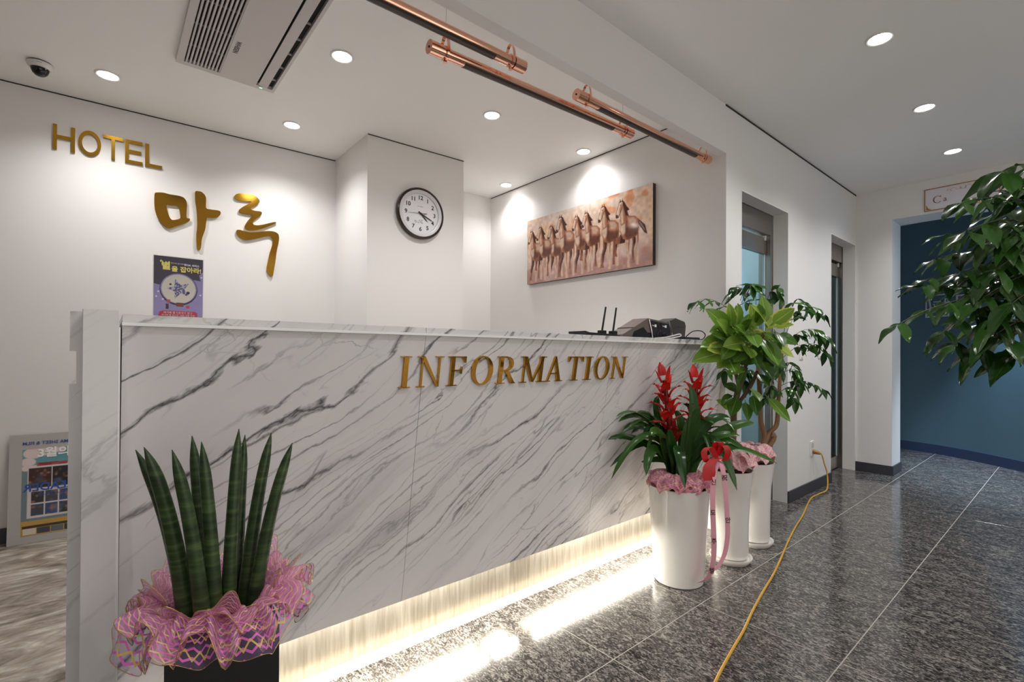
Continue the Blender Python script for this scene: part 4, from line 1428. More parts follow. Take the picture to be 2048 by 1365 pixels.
cordp += [Vector((p.x, p.y, 0.0056)) for p in (on(u, v, 2, 0.0) for u, v in ((1621, 1000), (1606, 1032), (1590, 1058), (1575, 1088), (1561, 1122), (1545, 1155), (1527, 1185), (1507, 1222), (1487, 1265), (1462, 1308), (1432, 1365), (1400, 1440)))]
cr_ = empty('extension_cord', (cordp[-1].x, cordp[-1].y, 0), 'yellow extension cord running over the granite floor to the outlet', 'cord')
MB().tube(smooth_path(cordp, 5), 0.0049, 8).build('cable', M_CORD, cr_, smooth=True)
MB().tube([pl0, pl0 + Vector((0.001, -0.022, -0.003)), pl0 + Vector((0.010, -0.048, -0.012))], [0.017, 0.017, 0.008], 14).build('plug', mat('plug_amber', (150, 104, 40), 0.4), cr_, smooth=True)
for u, v, lb in ((1602, 687, 'white wall switch, upper one beside the glass door'), (1602, 708, 'white wall switch, lower left one beside the glass door'), (1639, 706, 'white wall switch nearest the far glass door')):
    p = on(u, v, 1, YW)
    sw_ = empty('wall_switch', (p.x, YW, p.z), lb, 'switch', 'switches on the lobby wall')
    box(p.x - 0.036, p.x + 0.036, YW - 0.006, YW - 0.0006, p.z - 0.045, p.z + 0.045).build('plate', M_WALL, sw_, bevel=0.002)
    box(p.x - 0.012, p.x + 0.012, YW - 0.0085, YW - 0.0061, p.z - 0.036, p.z - 0.028).build('rocker', mat('socket_grey'), sw_)


# ================================================================== plants
def leaf_mesh(name, length=1.0, width=0.4, droop=0.15, fold=0.10, tip=0.16, wave=0.0, nl=6, round_=False, twist=0.0, seed=0):
    """leaf blade along +x, unit length; uv.x along, uv.y across (0.5 = midrib)"""
    rs = random.Random(seed)
    me = bpy.data.meshes.new(name)
    vs = []; fs = []; uv = []
    for i in range(nl + 1):
        t = i / nl
        if round_:
            w = math.sin(math.pi * min(1, t * 0.97 + 0.03) ** 0.80) ** 0.75
        else:
            w = math.sin(math.pi * (t ** 0.78)) ** 0.85 if t < 1 else 0
        if i == nl:
            w = 0.0
        if i == 0:
            w = 0.05
        hw = 0.5 * width * w
        x = t * length
        z = -droop * t * t * length
        for k, s in enumerate((-1, -0.5, 0, 0.5, 1)):
            wv = wave * math.sin(t * 9 + s * 2 + seed) * abs(s)
            vs.append((x, s * hw, z + fold * abs(s) * hw * 2 + wv + twist * s * t * hw))
            uv.append((t, 0.5 + 0.5 * s))
    for i in range(nl):
        for k in range(4):
            a = i * 5 + k
            fs.append((a, a + 5, a + 6, a + 1))
    me.from_pydata(vs, [], fs)
    ul = me.uv_layers.new(name='UVMap')
    for p in me.polygons:
        for li in p.loop_indices:
            ul.data[li].uv = uv[me.loops[li].vertex_index]
        p.use_smooth = True
    return me


def leaf_mat(name, dark, light, rough=0.28, edge=None, vein=(150, 180, 110), trans=0.25, edge_w=0.72):
    m = mat(name, dark, rough)
    nt = m.node_tree
    oi = N(m, 'ShaderNodeObjectInfo')
    c = mixrgb(m, oi.outputs['Random'], lin(dark), lin(light))
    uvn = N(m, 'ShaderNodeTexCoord').outputs['UV']
    sp = N(m, 'ShaderNodeSeparateXYZ'); L(m, uvn, sp.inputs[0])
    across = math_node(m, 'MULTIPLY', math_node(m, 'ABSOLUTE', math_node(m, 'SUBTRACT', sp.outputs[1], 0.5)), 2.0)
    if edge:
        nz = noise(m, mapping(m, uvn, scale=(3, 5, 1)), 2.2, 2)
        e = N_clamp(m, math_node(m, 'MULTIPLY', math_node(m, 'SUBTRACT', math_node(m, 'ADD', across, math_node(m, 'MULTIPLY_ADD', nz, 0.7, -0.35)), edge_w), 6.0))
        c = mixrgb(m, e, c, lin(edge))
    sv = math_node(m, 'LESS_THAN', across, 0.045)
    c = mixrgb(m, math_node(m, 'MULTIPLY', sv, 0.55), c, lin(vein))
    L(m, c, bsdf(m).inputs['Base Color'])
    tr = N(m, 'ShaderNodeBsdfTranslucent')
    L(m, c, tr.inputs[0])
    mx = N(m, 'ShaderNodeMixShader'); mx.inputs[0].default_value = trans
    L(m, bsdf(m).outputs[0], mx.inputs[1]); L(m, tr.outputs[0], mx.inputs[2])
    L(m, mx.outputs[0], nt.nodes['Material Output'].inputs[0])
    return m


def put_leaf(name, me, m, parent, base, direction, up, length, wscale=1.0):
    d = Vector(direction).normalized()
    u = Vector(up)
    y = u.cross(d)
    if y.length < 1e-3:
        y = d.orthogonal()
    y.normalize(); z = d.cross(y)
    b = Vector(base) - Vector(ORG[parent.name])
    o = link(name, me, None, parent)
    if not me.materials:
        me.materials.append(m)
    s = length
    o.matrix_local = Matrix(((d.x * s, y.x * s * wscale, z.x * s, b.x), (d.y * s, y.y * s * wscale, z.y * s, b.y), (d.z * s, y.z * s * wscale, z.z * s, b.z), (0, 0, 0, 1)))
    return o


def bez(a, b, c, n=8):
    a = Vector(a); b = Vector(b); c = Vector(c)
    return [a * (1 - t) ** 2 + b * 2 * t * (1 - t) + c * t * t for t in (i / n for i in range(n + 1))]


def net_mat(name, base, line, gold, alpha=0.55, cu=26.0, cv=7.0):
    """mesh gift wrap: see-through pink with zigzag threads"""
    m = mat(name, base, 0.35)
    uvn = N(m, 'ShaderNodeTexCoord').outputs['UV']
    sp = N(m, 'ShaderNodeSeparateXYZ'); L(m, uvn, sp.inputs[0])
    zig = math_node(m, 'ABSOLUTE', math_node(m, 'SUBTRACT', math_node(m, 'FRACT', math_node(m, 'MULTIPLY', sp.outputs[0], cu)), 0.5))
    f = math_node(m, 'FRACT', math_node(m, 'ADD', math_node(m, 'MULTIPLY', sp.outputs[1], cv), zig))
    ln = math_node(m, 'LESS_THAN', math_node(m, 'ABSOLUTE', math_node(m, 'SUBTRACT', f, 0.5)), 0.13)
    f2 = math_node(m, 'FRACT', math_node(m, 'SUBTRACT', math_node(m, 'MULTIPLY', sp.outputs[1], cv * 0.55), zig))
    ln2 = math_node(m, 'LESS_THAN', math_node(m, 'ABSOLUTE', math_node(m, 'SUBTRACT', f2, 0.5)), 0.07)
    c = mixrgb(m, ln, lin(base), lin(line))
    c = mixrgb(m, ln2, c, lin(gold))
    L(m, c, bsdf(m).inputs['Base Color'])
    a = math_node(m, 'MAXIMUM', math_node(m, 'MAXIMUM', ln, ln2), alpha)
    L(m, a, bsdf(m).inputs['Alpha'])
    return m


def ruffle(parent, m, c, r0, r1, z0, z1, n_w, amp, seed, name='gift_wrap', nth=168, ns=9, droop=0.0, lift=0.0, squash=1.0):
    """crumpled collar between inner ring (r0,z0) and outer ring (r1,z1)"""
    rs = random.Random(seed)
    ph = [rs.uniform(0, 6.28) for _ in range(6)]
    c = Vector(c)
    vs = []; fs = []; uv = []
    for i in range(nth + 1):
        a = 2 * math.pi * i / nth
        for j in range(ns):
            t = j / (ns - 1)
            w1 = math.sin(n_w * a + ph[0] + 1.3 * t); w2 = math.sin((n_w * 2 + 1) * a + ph[1] - 2 * t); w3 = math.sin(3 * a + ph[2]); w4 = math.sin(5 * a + ph[3])
            r = r0 + (r1 - r0) * t + amp * t * (0.55 * w1 + 0.35 * w2 + 0.5 * w3)
            z = z0 + (z1 - z0) * t + amp * t * (0.75 * math.cos(n_w * a + ph[4]) + 0.45 * w2 + 0.55 * w4) - droop * t * t + lift * math.sin(math.pi * t)
            vs.append((c.x + r * math.cos(a), c.y + r * math.sin(a) * squash, c.z + z))
            uv.append((i / nth, t))
    for i in range(nth):
        for j in range(ns - 1):
            p = i * ns + j
            fs.append((p, p + ns, p + ns + 1, p + 1))
    me = bpy.data.meshes.new(name)
    off = ORG[parent.name]
    me.from_pydata([(x - off[0], y - off[1], z - off[2]) for x, y, z in vs], [], fs)
    ul = me.uv_layers.new(name='UVMap')
    for p in me.polygons:
        p.use_smooth = True
        for li in p.loop_indices:
            ul.data[li].uv = uv[me.loops[li].vertex_index]
    return link(name, me, m, parent, off), vs, ns


def hem(parent, vs, ns, m, rad=0.0006):
    edge = [Vector(vs[i]) for i in range(ns - 1, len(vs), ns)]
    MB().tube(edge, rad, 5, cap=False).build('wrap_hem', m, parent, smooth=True)


M_NET1 = net_mat('pink_gold_net', (236, 170, 212), (238, 126, 204), (228, 206, 140), 0.34, 54.0, 13.0)
M_NET2 = net_mat('violet_net', (150, 122, 170), (236, 116, 206), (226, 200, 110), 0.30, 46.0, 8.0)
M_TULLE = net_mat('pink_tulle', (240, 180, 192), (246, 200, 208), (240, 208, 190), 0.82, 40.0, 9.0)
M_TULLE2 = net_mat('rose_net', (232, 150, 178), (240, 176, 198), (222, 196, 130), 0.72, 30.0, 8.0)
M_HEM = mat('gold_thread', (222, 184, 110), 0.3, 0.7)

# ------------------------------------------------------------------ snake plant in the black planter
sp_ = empty('snake_plant', (0.185, 1.15, 0), 'spear-leaved snake plant in a tall black planter wrapped in pink and gold net', 'potted plant')
aR = math.radians(-4.5)
cR, sR = math.cos(aR), math.sin(aR)


def rot(x, y):
    return (0.185 + cR * x - sR * y, 1.15 + sR * x + cR * y)


hw = 0.0945; PT = 0.535
g = MB()
inner = hw - 0.008
B4 = [rot(-hw, -hw), rot(hw, -hw), rot(hw, hw), rot(-hw, hw)]
g.hexa([(x, y, 0.0) for x, y in B4], [(x, y, PT - 0.03) for x, y in B4])
for k in range(4):
    a = B4[k]; b = B4[(k + 1) % 4]
    I4 = [rot(-inner, -inner), rot(inner, -inner), rot(inner, inner), rot(-inner, inner)]
    c_, d_ = I4[(k + 1) % 4], I4[k]
    g.hexa([(a[0], a[1], PT - 0.03), (b[0], b[1], PT - 0.03), (c_[0], c_[1], PT - 0.03), (d_[0], d_[1], PT - 0.03)],
           [(a[0], a[1], PT), (b[0], b[1], PT), (c_[0], c_[1], PT), (d_[0], d_[1], PT)])
g.build('planter', mat('matte_black_planter', (30, 29, 28), 0.45), sp_)
I4 = [rot(-inner, -inner), rot(inner, -inner), rot(inner, inner), rot(-inner, inner)]
MB().hexa([(x, y, PT - 0.029) for x, y in I4], [(x, y, PT - 0.012) for x, y in I4]).build('soil', M_SOIL, sp_)
M_SNAKE = mat('snake_leaf', (44, 62, 40), 0.38)
_m = M_SNAKE
_pos = N(_m, 'ShaderNodeNewGeometry').outputs['Position']
_b = noise(_m, mapping(_m, _pos, scale=(6, 6, 60)), 1.6, 3)
L(_m, ramp(_m, _b, [(0.3, (34, 50, 28)), (0.55, (54, 74, 40)), (0.75, (84, 106, 60))]), bsdf(_m).inputs['Base Color'])
for tip, bas, yb_, yt_, rad in (((271, 900), (372, 1150), 1.19, 1.17, 0.0145), ((288, 895), (378, 1165), 1.13, 1.10, 0.0185), ((344, 900), (410, 1205), 1.09, 1.07, 0.0165),
                                ((384, 872), (412, 1180), 1.15, 1.15, 0.0165), ((403, 884), (432, 1205), 1.10, 1.10, 0.0165), ((478, 858), (456, 1185), 1.13, 1.13, 0.0165),
                                ((490, 870), (472, 1175), 1.18, 1.18, 0.0150), ((543, 866), (488, 1170), 1.15, 1.15, 0.0175), ((585, 886), (505, 1165), 1.12, 1.10, 0.0170)):
    T = on(tip[0], tip[1], 1, yt_); B = on(bas[0], bas[1], 1, yb_)
    dirv = (T - B)
    B2 = B.copy()
    B2.z = min(B2.z, PT - 0.012)
    mid = (B + T) / 2 + Vector((-(T.x - B.x) * 0.16, 0, 0.01))
    path = bez(B2, mid, T, 20)
    rr = [max(0.0006, rad * 0.90 * (1.02 - 0.40 * (i / 20.0)) * (1 - max(0, (i - 15) / 5.0) ** 2.2)) for i in range(21)]
    MB().tube(path, rr, 12, sx=1.0).build('leaf', M_SNAKE, sp_, smooth=True)
wc = (0.185, 1.150, PT)
_, v_, n_ = ruffle(sp_, M_NET1, wc, 0.080, 0.155, 0.015, 0.045, 9, 0.026, 3, lift=0.02)
hem(sp_, v_, n_, M_HEM)
_, v_, n_ = ruffle(sp_, M_NET2, wc, 0.092, 0.158, 0.025, -0.015, 7, 0.020, 5, lift=0.03)
hem(sp_, v_, n_, M_HEM)
_, v_, n_ = ruffle(sp_, M_NET1, wc, 0.070, 0.128, 0.010, 0.075, 8, 0.024, 8, lift=0.0)
hem(sp_, v_, n_, M_HEM)
_, v_, n_ = ruffle(sp_, M_NET1, wc, 0.085, 0.150, 0.030, 0.015, 13, 0.030, 9, lift=0.03)
hem(sp_, v_, n_, M_HEM)


# ------------------------------------------------------------------ white pots
def pot(parent, c, prof, saucer=None):
    MB().lathe(prof, (c[0], c[1], 0.0), 56, cap=True).build('pot', M_CERAMIC, parent, smooth=True)
    hz = max(z for r, z in prof)
    MB().lathe([(0.0, hz - 0.018), (min(r for r, z in prof if z > hz - 0.045 and r > 0) - 0.004, hz - 0.020)], (c[0], c[1], 0.0), 40, cap=False).build('soil', M_SOIL, parent, smooth=True)
    if saucer:
        MB().lathe(saucer, (c[0], c[1], 0.0), 48).build('saucer', M_CERAMIC, parent, smooth=True)


P1 = (2.112, 1.262)
P2 = (2.520, 1.205)
P3 = (2.850, 1.232)

# ------------------------------------------------------------------ bromeliad
br = empty('bromeliad', (P1[0], P1[1], 0), 'bromeliad with two red flower spikes in a plain white tapered pot', 'potted plant')
H1 = 0.452
pot(br, P1, [(0.0, 0.006), (0.098, 0.006), (0.104, 0.0), (0.112, 0.004), (0.118, 0.06), (0.128, 0.25), (0.140, H1 - 0.01), (0.141, H1), (0.134, H1), (0.130, H1 - 0.03), (0.0, H1 - 0.03)])
M_BRO = leaf_mat('bromeliad_leaf', (28, 68, 24), (70, 112, 46), 0.22, None, (70, 110, 50), 0.15)
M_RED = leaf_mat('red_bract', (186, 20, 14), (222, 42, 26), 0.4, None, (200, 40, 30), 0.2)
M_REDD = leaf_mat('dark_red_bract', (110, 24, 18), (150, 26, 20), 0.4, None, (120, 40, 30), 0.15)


def strap(parent, path, width, m, name='leaf', channel=0.25, tipf=0.30, upv=(0, 0, 1)):
    """long arching strap leaf with a shallow channel"""
    n = len(path); vs = []; fs = []; uv = []
    for i, p in enumerate(path):
        t = i / (n - 1)
        tn = (path[min(i + 1, n - 1)] - path[max(i - 1, 0)]).normalized()
        side = tn.cross(Vector(upv))
        if side.length < 0.05:
            side = tn.orthogonal()
        side.normalize(); nr = side.cross(tn)
        w = width * 0.5 * (0.75 + 0.25 * math.sin(math.pi * min(t * 1.3, 1)))
        if t > 1 - tipf:
            q_ = (t - 1 + tipf) / tipf
            w *= max(0.02, (1 - q_) ** 0.75 if name == 'bract' else math.sqrt(max(0, 1 - q_ ** 2)))
        for s in (-1, -0.5, 0, 0.5, 1):
            vs.append(p + side * s * w + nr * channel * abs(s) * w)
            uv.append((t, 0.5 + s * 0.5))
    for i in range(n - 1):
        for k in range(4):
            a = i * 5 + k
            fs.append((a, a + 1, a + 6, a + 5))
    me = bpy.data.meshes.new(name)
    off = Vector(ORG[parent.name])
    me.from_pydata([v - off for v in vs], [], fs)
    ul = me.uv_layers.new(name='UVMap')
    for p in me.polygons:
        p.use_smooth = True
        for li in p.loop_indices:
            ul.data[li].uv = uv[me.loops[li].vertex_index]
    return link(name, me, m, parent, off)


def keep(u, v, d):           # stay in front of the leaning marble
    p = at(u, v, d)
    while p.y > ym(p.z) - 0.035:
        d -= 0.01
        p = at(u, v, d)
    return p


def rooted(path):            # leaf base runs down into the soil
    A = path[0]
    S = Vector((P1[0] + (A.x - P1[0]) * 0.45, P1[1] + (A.y - P1[1]) * 0.45, H1 - 0.022))
    return [S, S.lerp(A, 0.35) + Vector((0, 0, 0.004)), S.lerp(A, 0.70) + Vector((0, 0, 0.004))] + path


def br_leaf(bu, bv, cu_, cv_, tu, tv, d0, dt, width):
    A = keep(bu, bv, d0); C = keep(cu_, cv_, (d0 + dt) / 2); T = keep(tu, tv, dt)
    # control so that the curve passes through C at t=.5
    K = C * 2 - (A + T) * 0.5
    strap(br, rooted(bez(A, K, T, 12)), width, M_BRO, upv=Vector((0, 0, 0.65)) - Vector((RM[1][0], RM[1][1], 0)) * 0.75)


DB = 2.335
for args in (
        (1345, 925, 1290, 872, 1222, 960, DB, 2.25, 0.040), (1340, 925, 1272, 880, 1216, 880, DB, 2.30, 0.044), (1345, 905, 1290, 838, 1236, 845, DB, 2.42, 0.038),
        (1350, 900, 1300, 835, 1248, 838, DB, 2.5, 0.036), (1345, 915, 1285, 850, 1240, 875, DB, 2.45, 0.036), (1340, 925, 1290, 888, 1220, 935, DB, 2.38, 0.034),
        (1340, 935, 1306, 900, 1292, 952, DB, 2.20, 0.058), (1340, 930, 1318, 870, 1302, 872, DB, 2.22, 0.062), (1362, 925, 1358, 905, 1370, 978, 2.28, 2.15, 0.060),
        (1375, 925, 1420, 880, 1448, 920, DB, 2.22, 0.055), (1375, 925, 1410, 850, 1463, 838, DB, 2.28, 0.062), (1385, 920, 1450, 862, 1510, 848, DB, 2.26, 0.058),
        (1385, 925, 1430, 895, 1474, 982, DB, 2.20, 0.056), (1380, 925, 1430, 880, 1482, 898, DB, 2.26, 0.046), (1385, 930, 1450, 895, 1555, 928, DB, 2.22, 0.040),
        (1355, 920, 1318, 840, 1316, 792, 2.37, 2.45, 0.052), (1380, 915, 1388, 840, 1380, 770, DB, 2.30, 0.066), (1365, 915, 1362, 850, 1348, 822, DB, 2.40, 0.05),
        (1370, 920, 1378, 855, 1402, 820, DB, 2.30, 0.055), (1390, 920, 1400, 845, 1366, 808, 2.40, 2.42, 0.052), (1345, 930, 1322, 920, 1282, 925, DB, 2.40, 0.04),
        (1352, 930, 1340, 885, 1336, 860, 2.30, 2.24, 0.064), (1388, 925, 1425, 878, 1480, 872, DB, 2.26, 0.05), (1345, 918, 1300, 862, 1262, 868, DB, 2.5, 0.034)):
    br_leaf(*args)


rsb = random.Random(9)
for k_ in range(16):
    side_ = -1 if k_ % 2 else 1
    x_ = rsb.uniform(60, 140); h_ = rsb.uniform(45, 95)
    A = keep(1362 + side_ * 8, 925, DB); C = keep(1362 + side_ * x_ * 0.55, 925 - h_, 2.36); T = keep(1362 + side_ * x_, 925 - h_ + rsb.uniform(-5, 65), rsb.uniform(2.16, 2.30) if side_ > 0 else rsb.uniform(2.2, 2.48))
    strap(br, rooted(bez(A, C * 2 - (A + T) * 0.5, T, 12)), rsb.uniform(0.030, 0.042), M_BRO, upv=Vector((0, 0, 1)) - Vector((RM[1][0], RM[1][1], 0)) * 0.3)


def spike(bu, bv, tu, tv, d, m_low):
    A = at(bu, bv, d); T = at(tu, tv, d)
    ax = (T - A).normalized(); Ln = (T - A).length
    MB().tube([Vector((P1[0] + (A.x - P1[0]) * 0.4, P1[1] + (A.y - P1[1]) * 0.4, H1 - 0.022)), A, A + ax * Ln * 0.9], [0.018, 0.016, 0.010], 10).build('flower_stem', M_REDD, br, smooth=True)
    nb = 22
    side = (ax.orthogonal()).normalized(); s2 = ax.cross(side)
    for i in range(nb):
        t = 0.02 + 0.94 * i / (nb - 1)
        an = i * 2.399
        o = side * math.cos(an) + s2 * math.sin(an)
        P = A + ax * Ln * t
        ln = 0.100 * (1 - 0.25 * t)
        op = 0.90 + 0.40 * math.sin(math.pi * t)
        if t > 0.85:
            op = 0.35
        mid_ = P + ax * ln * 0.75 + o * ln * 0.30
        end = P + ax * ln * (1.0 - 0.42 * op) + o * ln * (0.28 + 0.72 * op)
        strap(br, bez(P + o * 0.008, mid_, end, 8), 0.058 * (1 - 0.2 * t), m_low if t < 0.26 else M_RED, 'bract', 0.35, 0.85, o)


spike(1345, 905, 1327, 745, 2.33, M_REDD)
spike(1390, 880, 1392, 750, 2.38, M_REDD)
_, v_, n_ = ruffle(br, M_TULLE2, (P1[0], P1[1], H1), 0.085, 0.150, 0.045, 0.008, 11, 0.016, 12, lift=0.02)
hem(br, v_, n_, M_HEM, 0.0008)
_, v_, n_ = ruffle(br, M_NET1, (P1[0], P1[1], H1), 0.095, 0.140, 0.02, 0.03, 9, 0.016, 14, lift=0.015)

_, v_, n_ = ruffle(br, M_TULLE2, (P1[0], P1[1], H1), 0.040, 0.138, 0.055, 0.005, 10, 0.018, 16, lift=0.025)

# red bow and pink congratulation ribbon on the pot
M_RIB = mat('red_satin', (196, 22, 20), 0.35)
M_PRIB = mat('pink_satin', (232, 168, 184), 0.4)
rb = empty('gift_ribbon', at(1436, 930, 2.21), 'pink lettered ribbon with a red bow hanging down the front pot', 'ribbon')


def rib(path, w, m, name, wv=None):
    pts = smooth_path([tuple(p) for p in path], 5)
    pts = [Vector(p) for p in pts]
    wvec = wv or (Vector((RM[0][0], RM[0][1], 0)) * 0.9 + Vector((RM[1][0], RM[1][1], 0)) * 0.2).normalized()
    return MB().strip(pts, [wvec * w] * len(pts), -Vector((RM[1][0], RM[1][1], 0)) * 0.0008).build(name, m, rb, smooth=True)


rib([at(1436, 925, 2.20), at(1428, 950, 2.165), at(1425, 1000, 2.15), at(1427, 1060, 2.15), at(1428, 1100, 2.15), at(1424, 1135, 2.15), at(1414, 1158, 2.16), at(1398, 1166, 2.18)], 0.0135, M_PRIB, 'ribbon_tail')
rib([at(1432, 925, 2.22), at(1444, 935, 2.20), at(1450, 975, 2.19), at(1454, 1030, 2.19), at(1455, 1070, 2.19), at(1450, 1105, 2.19), at(1440, 1128, 2.18), at(1428, 1142, 2.17)], 0.0125, M_PRIB, 'ribbon_tail')
for pth, w_ in (([at(1432, 915, 2.19), at(1420, 895, 2.17), at(1408, 905, 2.16), at(1415, 925, 2.17), at(1432, 918, 2.19)], 0.016),
                ([at(1434, 912, 2.20), at(1448, 892, 2.18), at(1456, 905, 2.18), at(1448, 922, 2.19), at(1434, 916, 2.20)], 0.016),
                ([at(1434, 908, 2.22), at(1430, 888, 2.21), at(1442, 886, 2.21), at(1440, 905, 2.22)], 0.015),
                ([at(1430, 918, 2.17), at(1418, 930, 2.155), at(1414, 945, 2.15), at(1416, 962, 2.15)], 0.024),
                ([at(1430, 918, 2.18), at(1424, 932, 2.165), at(1424, 948, 2.16), at(1420, 960, 2.16)], 0.018)):
    rib(pth, w_, M_RIB, 'bow_loop')
exr = Vector((RM[0][0], RM[0][1], 0)).normalized(); nrm = -Vector((RM[1][0], RM[1][1], 0)).normalized()
for body, u, v, d in (('신', 1427, 966, 2.145), ('도', 1426, 1027, 2.14), ('주', 1428, 1084, 2.14), ('텔', 1424, 1143, 2.14), ('祝', 1449, 957, 2.18), ('안', 1456, 1042, 2.175)):
    put_text('caption', body, 0.027, at(u, v, d), exr, (0, 0, 1), M_INK, rb, 0.0004)

# ------------------------------------------------------------------ rubber fig (yellow-edged leaves)
fg = empty('rubber_fig', (P2[0], P2[1], 0), 'rubber fig with broad yellow-edged leaves in the middle white pot on a saucer', 'potted plant')
H2 = 0.478
PROF2 = lambda H: [(0.0, 0.03), (0.082, 0.03), (0.086, 0.06), (0.086, 0.20), (0.092, 0.34), (0.108, H - 0.01), (0.110, H), (0.103, H), (0.098, H - 0.04), (0.0, H - 0.04)]
SAUC = [(0.0, 0.002), (0.088, 0.0), (0.100, 0.014), (0.105, 0.026), (0.104, 0.030), (0.098, 0.028), (0.090, 0.018), (0.0, 0.018)]
pot(fg, P2, PROF2(H2), SAUC)
M_FIG = leaf_mat('fig_leaf', (92, 138, 44), (150, 182, 76), 0.24, (206, 206, 110), (206, 220, 150), 0.30, 1.02)
M_FIG2 = leaf_mat('fig_leaf_yellow', (120, 158, 56), (172, 196, 88), 0.24, (222, 212, 110), (220, 226, 150), 0.35, 0.72)
M_FIG3 = leaf_mat('fig_leaf_deep', (54, 94, 32), (92, 130, 48), 0.22, (150, 160, 80), (150, 180, 100), 0.25, 1.0)
M_BARK = mat('grey_brown_bark', (104, 84, 64), 0.8)
bump(M_BARK, noise(M_BARK, N(M_BARK, 'ShaderNodeNewGeometry').outputs['Position'], 90, 4), 0.5, 0.004)
fig_me = [leaf_mesh('leaf', 1, 0.52, 0.10, 0.12, seed=i, wave=0.012, round_=True) for i in range(3)]
for me_, mm in zip(fig_me, (M_FIG, M_FIG2, M_FIG3)):
    me_.materials.append(mm)
DF = 2.56
MB().tube(smooth_path([(P2[0] - .02, P2[1], H2 - 0.05), at(1467, 870, DF), at(1468, 820, DF), at(1478, 775, DF), at(1490, 735, DF)], 4), 0.016, 10).build('trunk', M_BARK, fg, smooth=True)
for pth in ([at(1468, 822, DF), at(1482, 800, DF), at(1500, 775, DF - .02), at(1515, 742, DF - .04)], [at(1478, 775, DF), at(1470, 740, DF - .03), at(1462, 700, DF - .05)],
            [at(1485, 745, DF), at(1500, 715, DF - .03), at(1530, 665, DF - .05)]):
    MB().tube(smooth_path(pth, 4), [0.010] * (4 * (len(pth) - 1)) + [0.007], 8).build('branch', M_BARK, fg, smooth=True)


def fig_leaf(bu, bv, tu, tv, d0, dt, k, up=(0, 0, 1), ws=1.0):
    A = at(bu, bv, d0); T = at(tu, tv, dt)
    face = -Vector((RM[1][0], RM[1][1], RM[1][2]))
    upv = Vector(up) * 0.45 + face * 0.85 + Vector((0.25 * math.sin(bu * 7.1 + tv), 0.25 * math.cos(tu * 3.3), 0))
    o = put_leaf('leaf', fig_me[k], None, fg, A + (T - A) * 0.14, T - A, upv, (T - A).length * 0.88, ws)
    MB().tube([A, A + (T - A) * 0.15], 0.0022, 6, cap=False).build('leaf_stalk', M_FIG, fg)


rsf = random.Random(3)
extra = []
for k_ in range(26):
    bu_ = rsf.uniform(1455, 1548); bv_ = rsf.uniform(648, 712); an_ = rsf.uniform(0, 6.28); l_ = rsf.uniform(42, 66)
    extra.append((bu_, bv_, bu_ + l_ * math.cos(an_), bv_ + l_ * 0.75 * math.sin(an_), rsf.uniform(2.50, 2.58), rsf.uniform(2.44, 2.58), rsf.choice((0, 0, 2, 2, 1)), (0, 0, 1), 1.15))
for args in (*extra, (1465, 668, 1418, 618, 2.50, 2.42, 0), (1465, 665, 1460, 607, 2.50, 2.48, 1), (1470, 668, 1482, 610, 2.50, 2.38, 0, (0, 0, 1), 1.2), (1460, 672, 1440, 640, 2.52, 2.40, 0),
             (1475, 670, 1470, 650, 2.50, 2.34, 0), (1482, 665, 1500, 640, 2.50, 2.40, 2), (1532, 655, 1528, 592, 2.52, 2.50, 0, (0, 0, 1), 1.3), (1535, 655, 1510, 608, 2.52, 2.40, 1),
             (1540, 652, 1587, 618, 2.52, 2.42, 1, (0, 0, 1), 1.25), (1545, 655, 1586, 648, 2.52, 2.44, 1), (1530, 660, 1560, 625, 2.52, 2.52, 1), (1525, 665, 1555, 680, 2.50, 2.40, 2),
             (1520, 672, 1560, 726, 2.50, 2.36, 0, (0, 0, 1), 1.25), (1500, 680, 1478, 650, 2.48, 2.38, 0), (1495, 685, 1452, 690, 2.48, 2.36, 0), (1480, 690, 1428, 665, 2.50, 2.42, 0),
             (1465, 700, 1388, 718, 2.48, 2.40, 0), (1460, 702, 1420, 696, 2.50, 2.38, 1), (1462, 705, 1437, 735, 2.50, 2.42, 0), (1455, 715, 1470, 740, 2.48, 2.36, 0, (0, 0, 1), 1.4),
             (1490, 690, 1505, 712, 2.48, 2.34, 0, (0, 0, 1), 1.2), (1500, 690, 1520, 735, 2.48, 2.38, 2), (1515, 690, 1575, 735, 2.50, 2.46, 2), (1530, 680, 1592, 712, 2.52, 2.50, 1),
             (1540, 675, 1545, 720, 2.52, 2.42, 0), (1470, 690, 1410, 688, 2.52, 2.48, 2), (1490, 700, 1470, 720, 2.50, 2.38, 2), (1510, 700, 1550, 760, 2.52, 2.44, 2),
             (1476, 770, 1490, 740, 2.52, 2.46, 2), (1472, 800, 1478, 760, 2.54, 2.44, 2), (1478, 780, 1450, 770, 2.55, 2.50, 2), (1470, 790, 1445, 808, 2.54, 2.46, 2), (1475, 790, 1462, 830, 2.54, 2.44, 2),
             (1500, 775, 1522, 800, 2.54, 2.42, 0, (0, 0, 1), 1.1), (1505, 785, 1515, 830, 2.54, 2.46, 2), (1490, 800, 1498, 840, 2.56, 2.48, 2), (1530, 790, 1582, 842, 2.54, 2.46, 0, (0, 0, 1), .7),
             (1512, 745, 1540, 772, 2.52, 2.44, 2), (1486, 730, 1462, 745, 2.54, 2.42, 0), (1520, 720, 1536, 742, 2.50, 2.40, 2), (1478, 655, 1475, 610, 2.54, 2.58, 2), (1510, 650, 1502, 608, 2.55, 2.56, 1),
             (1548, 660, 1570, 690, 2.50, 2.38, 2), (1500, 665, 1516, 690, 2.46, 2.32, 0), (1470, 680, 1446, 716, 2.46, 2.36, 2), (1455, 680, 1405, 690, 2.50, 2.40, 0), (1460, 820, 1436, 800, 2.55, 2.5, 0)):
    fig_leaf(*args)
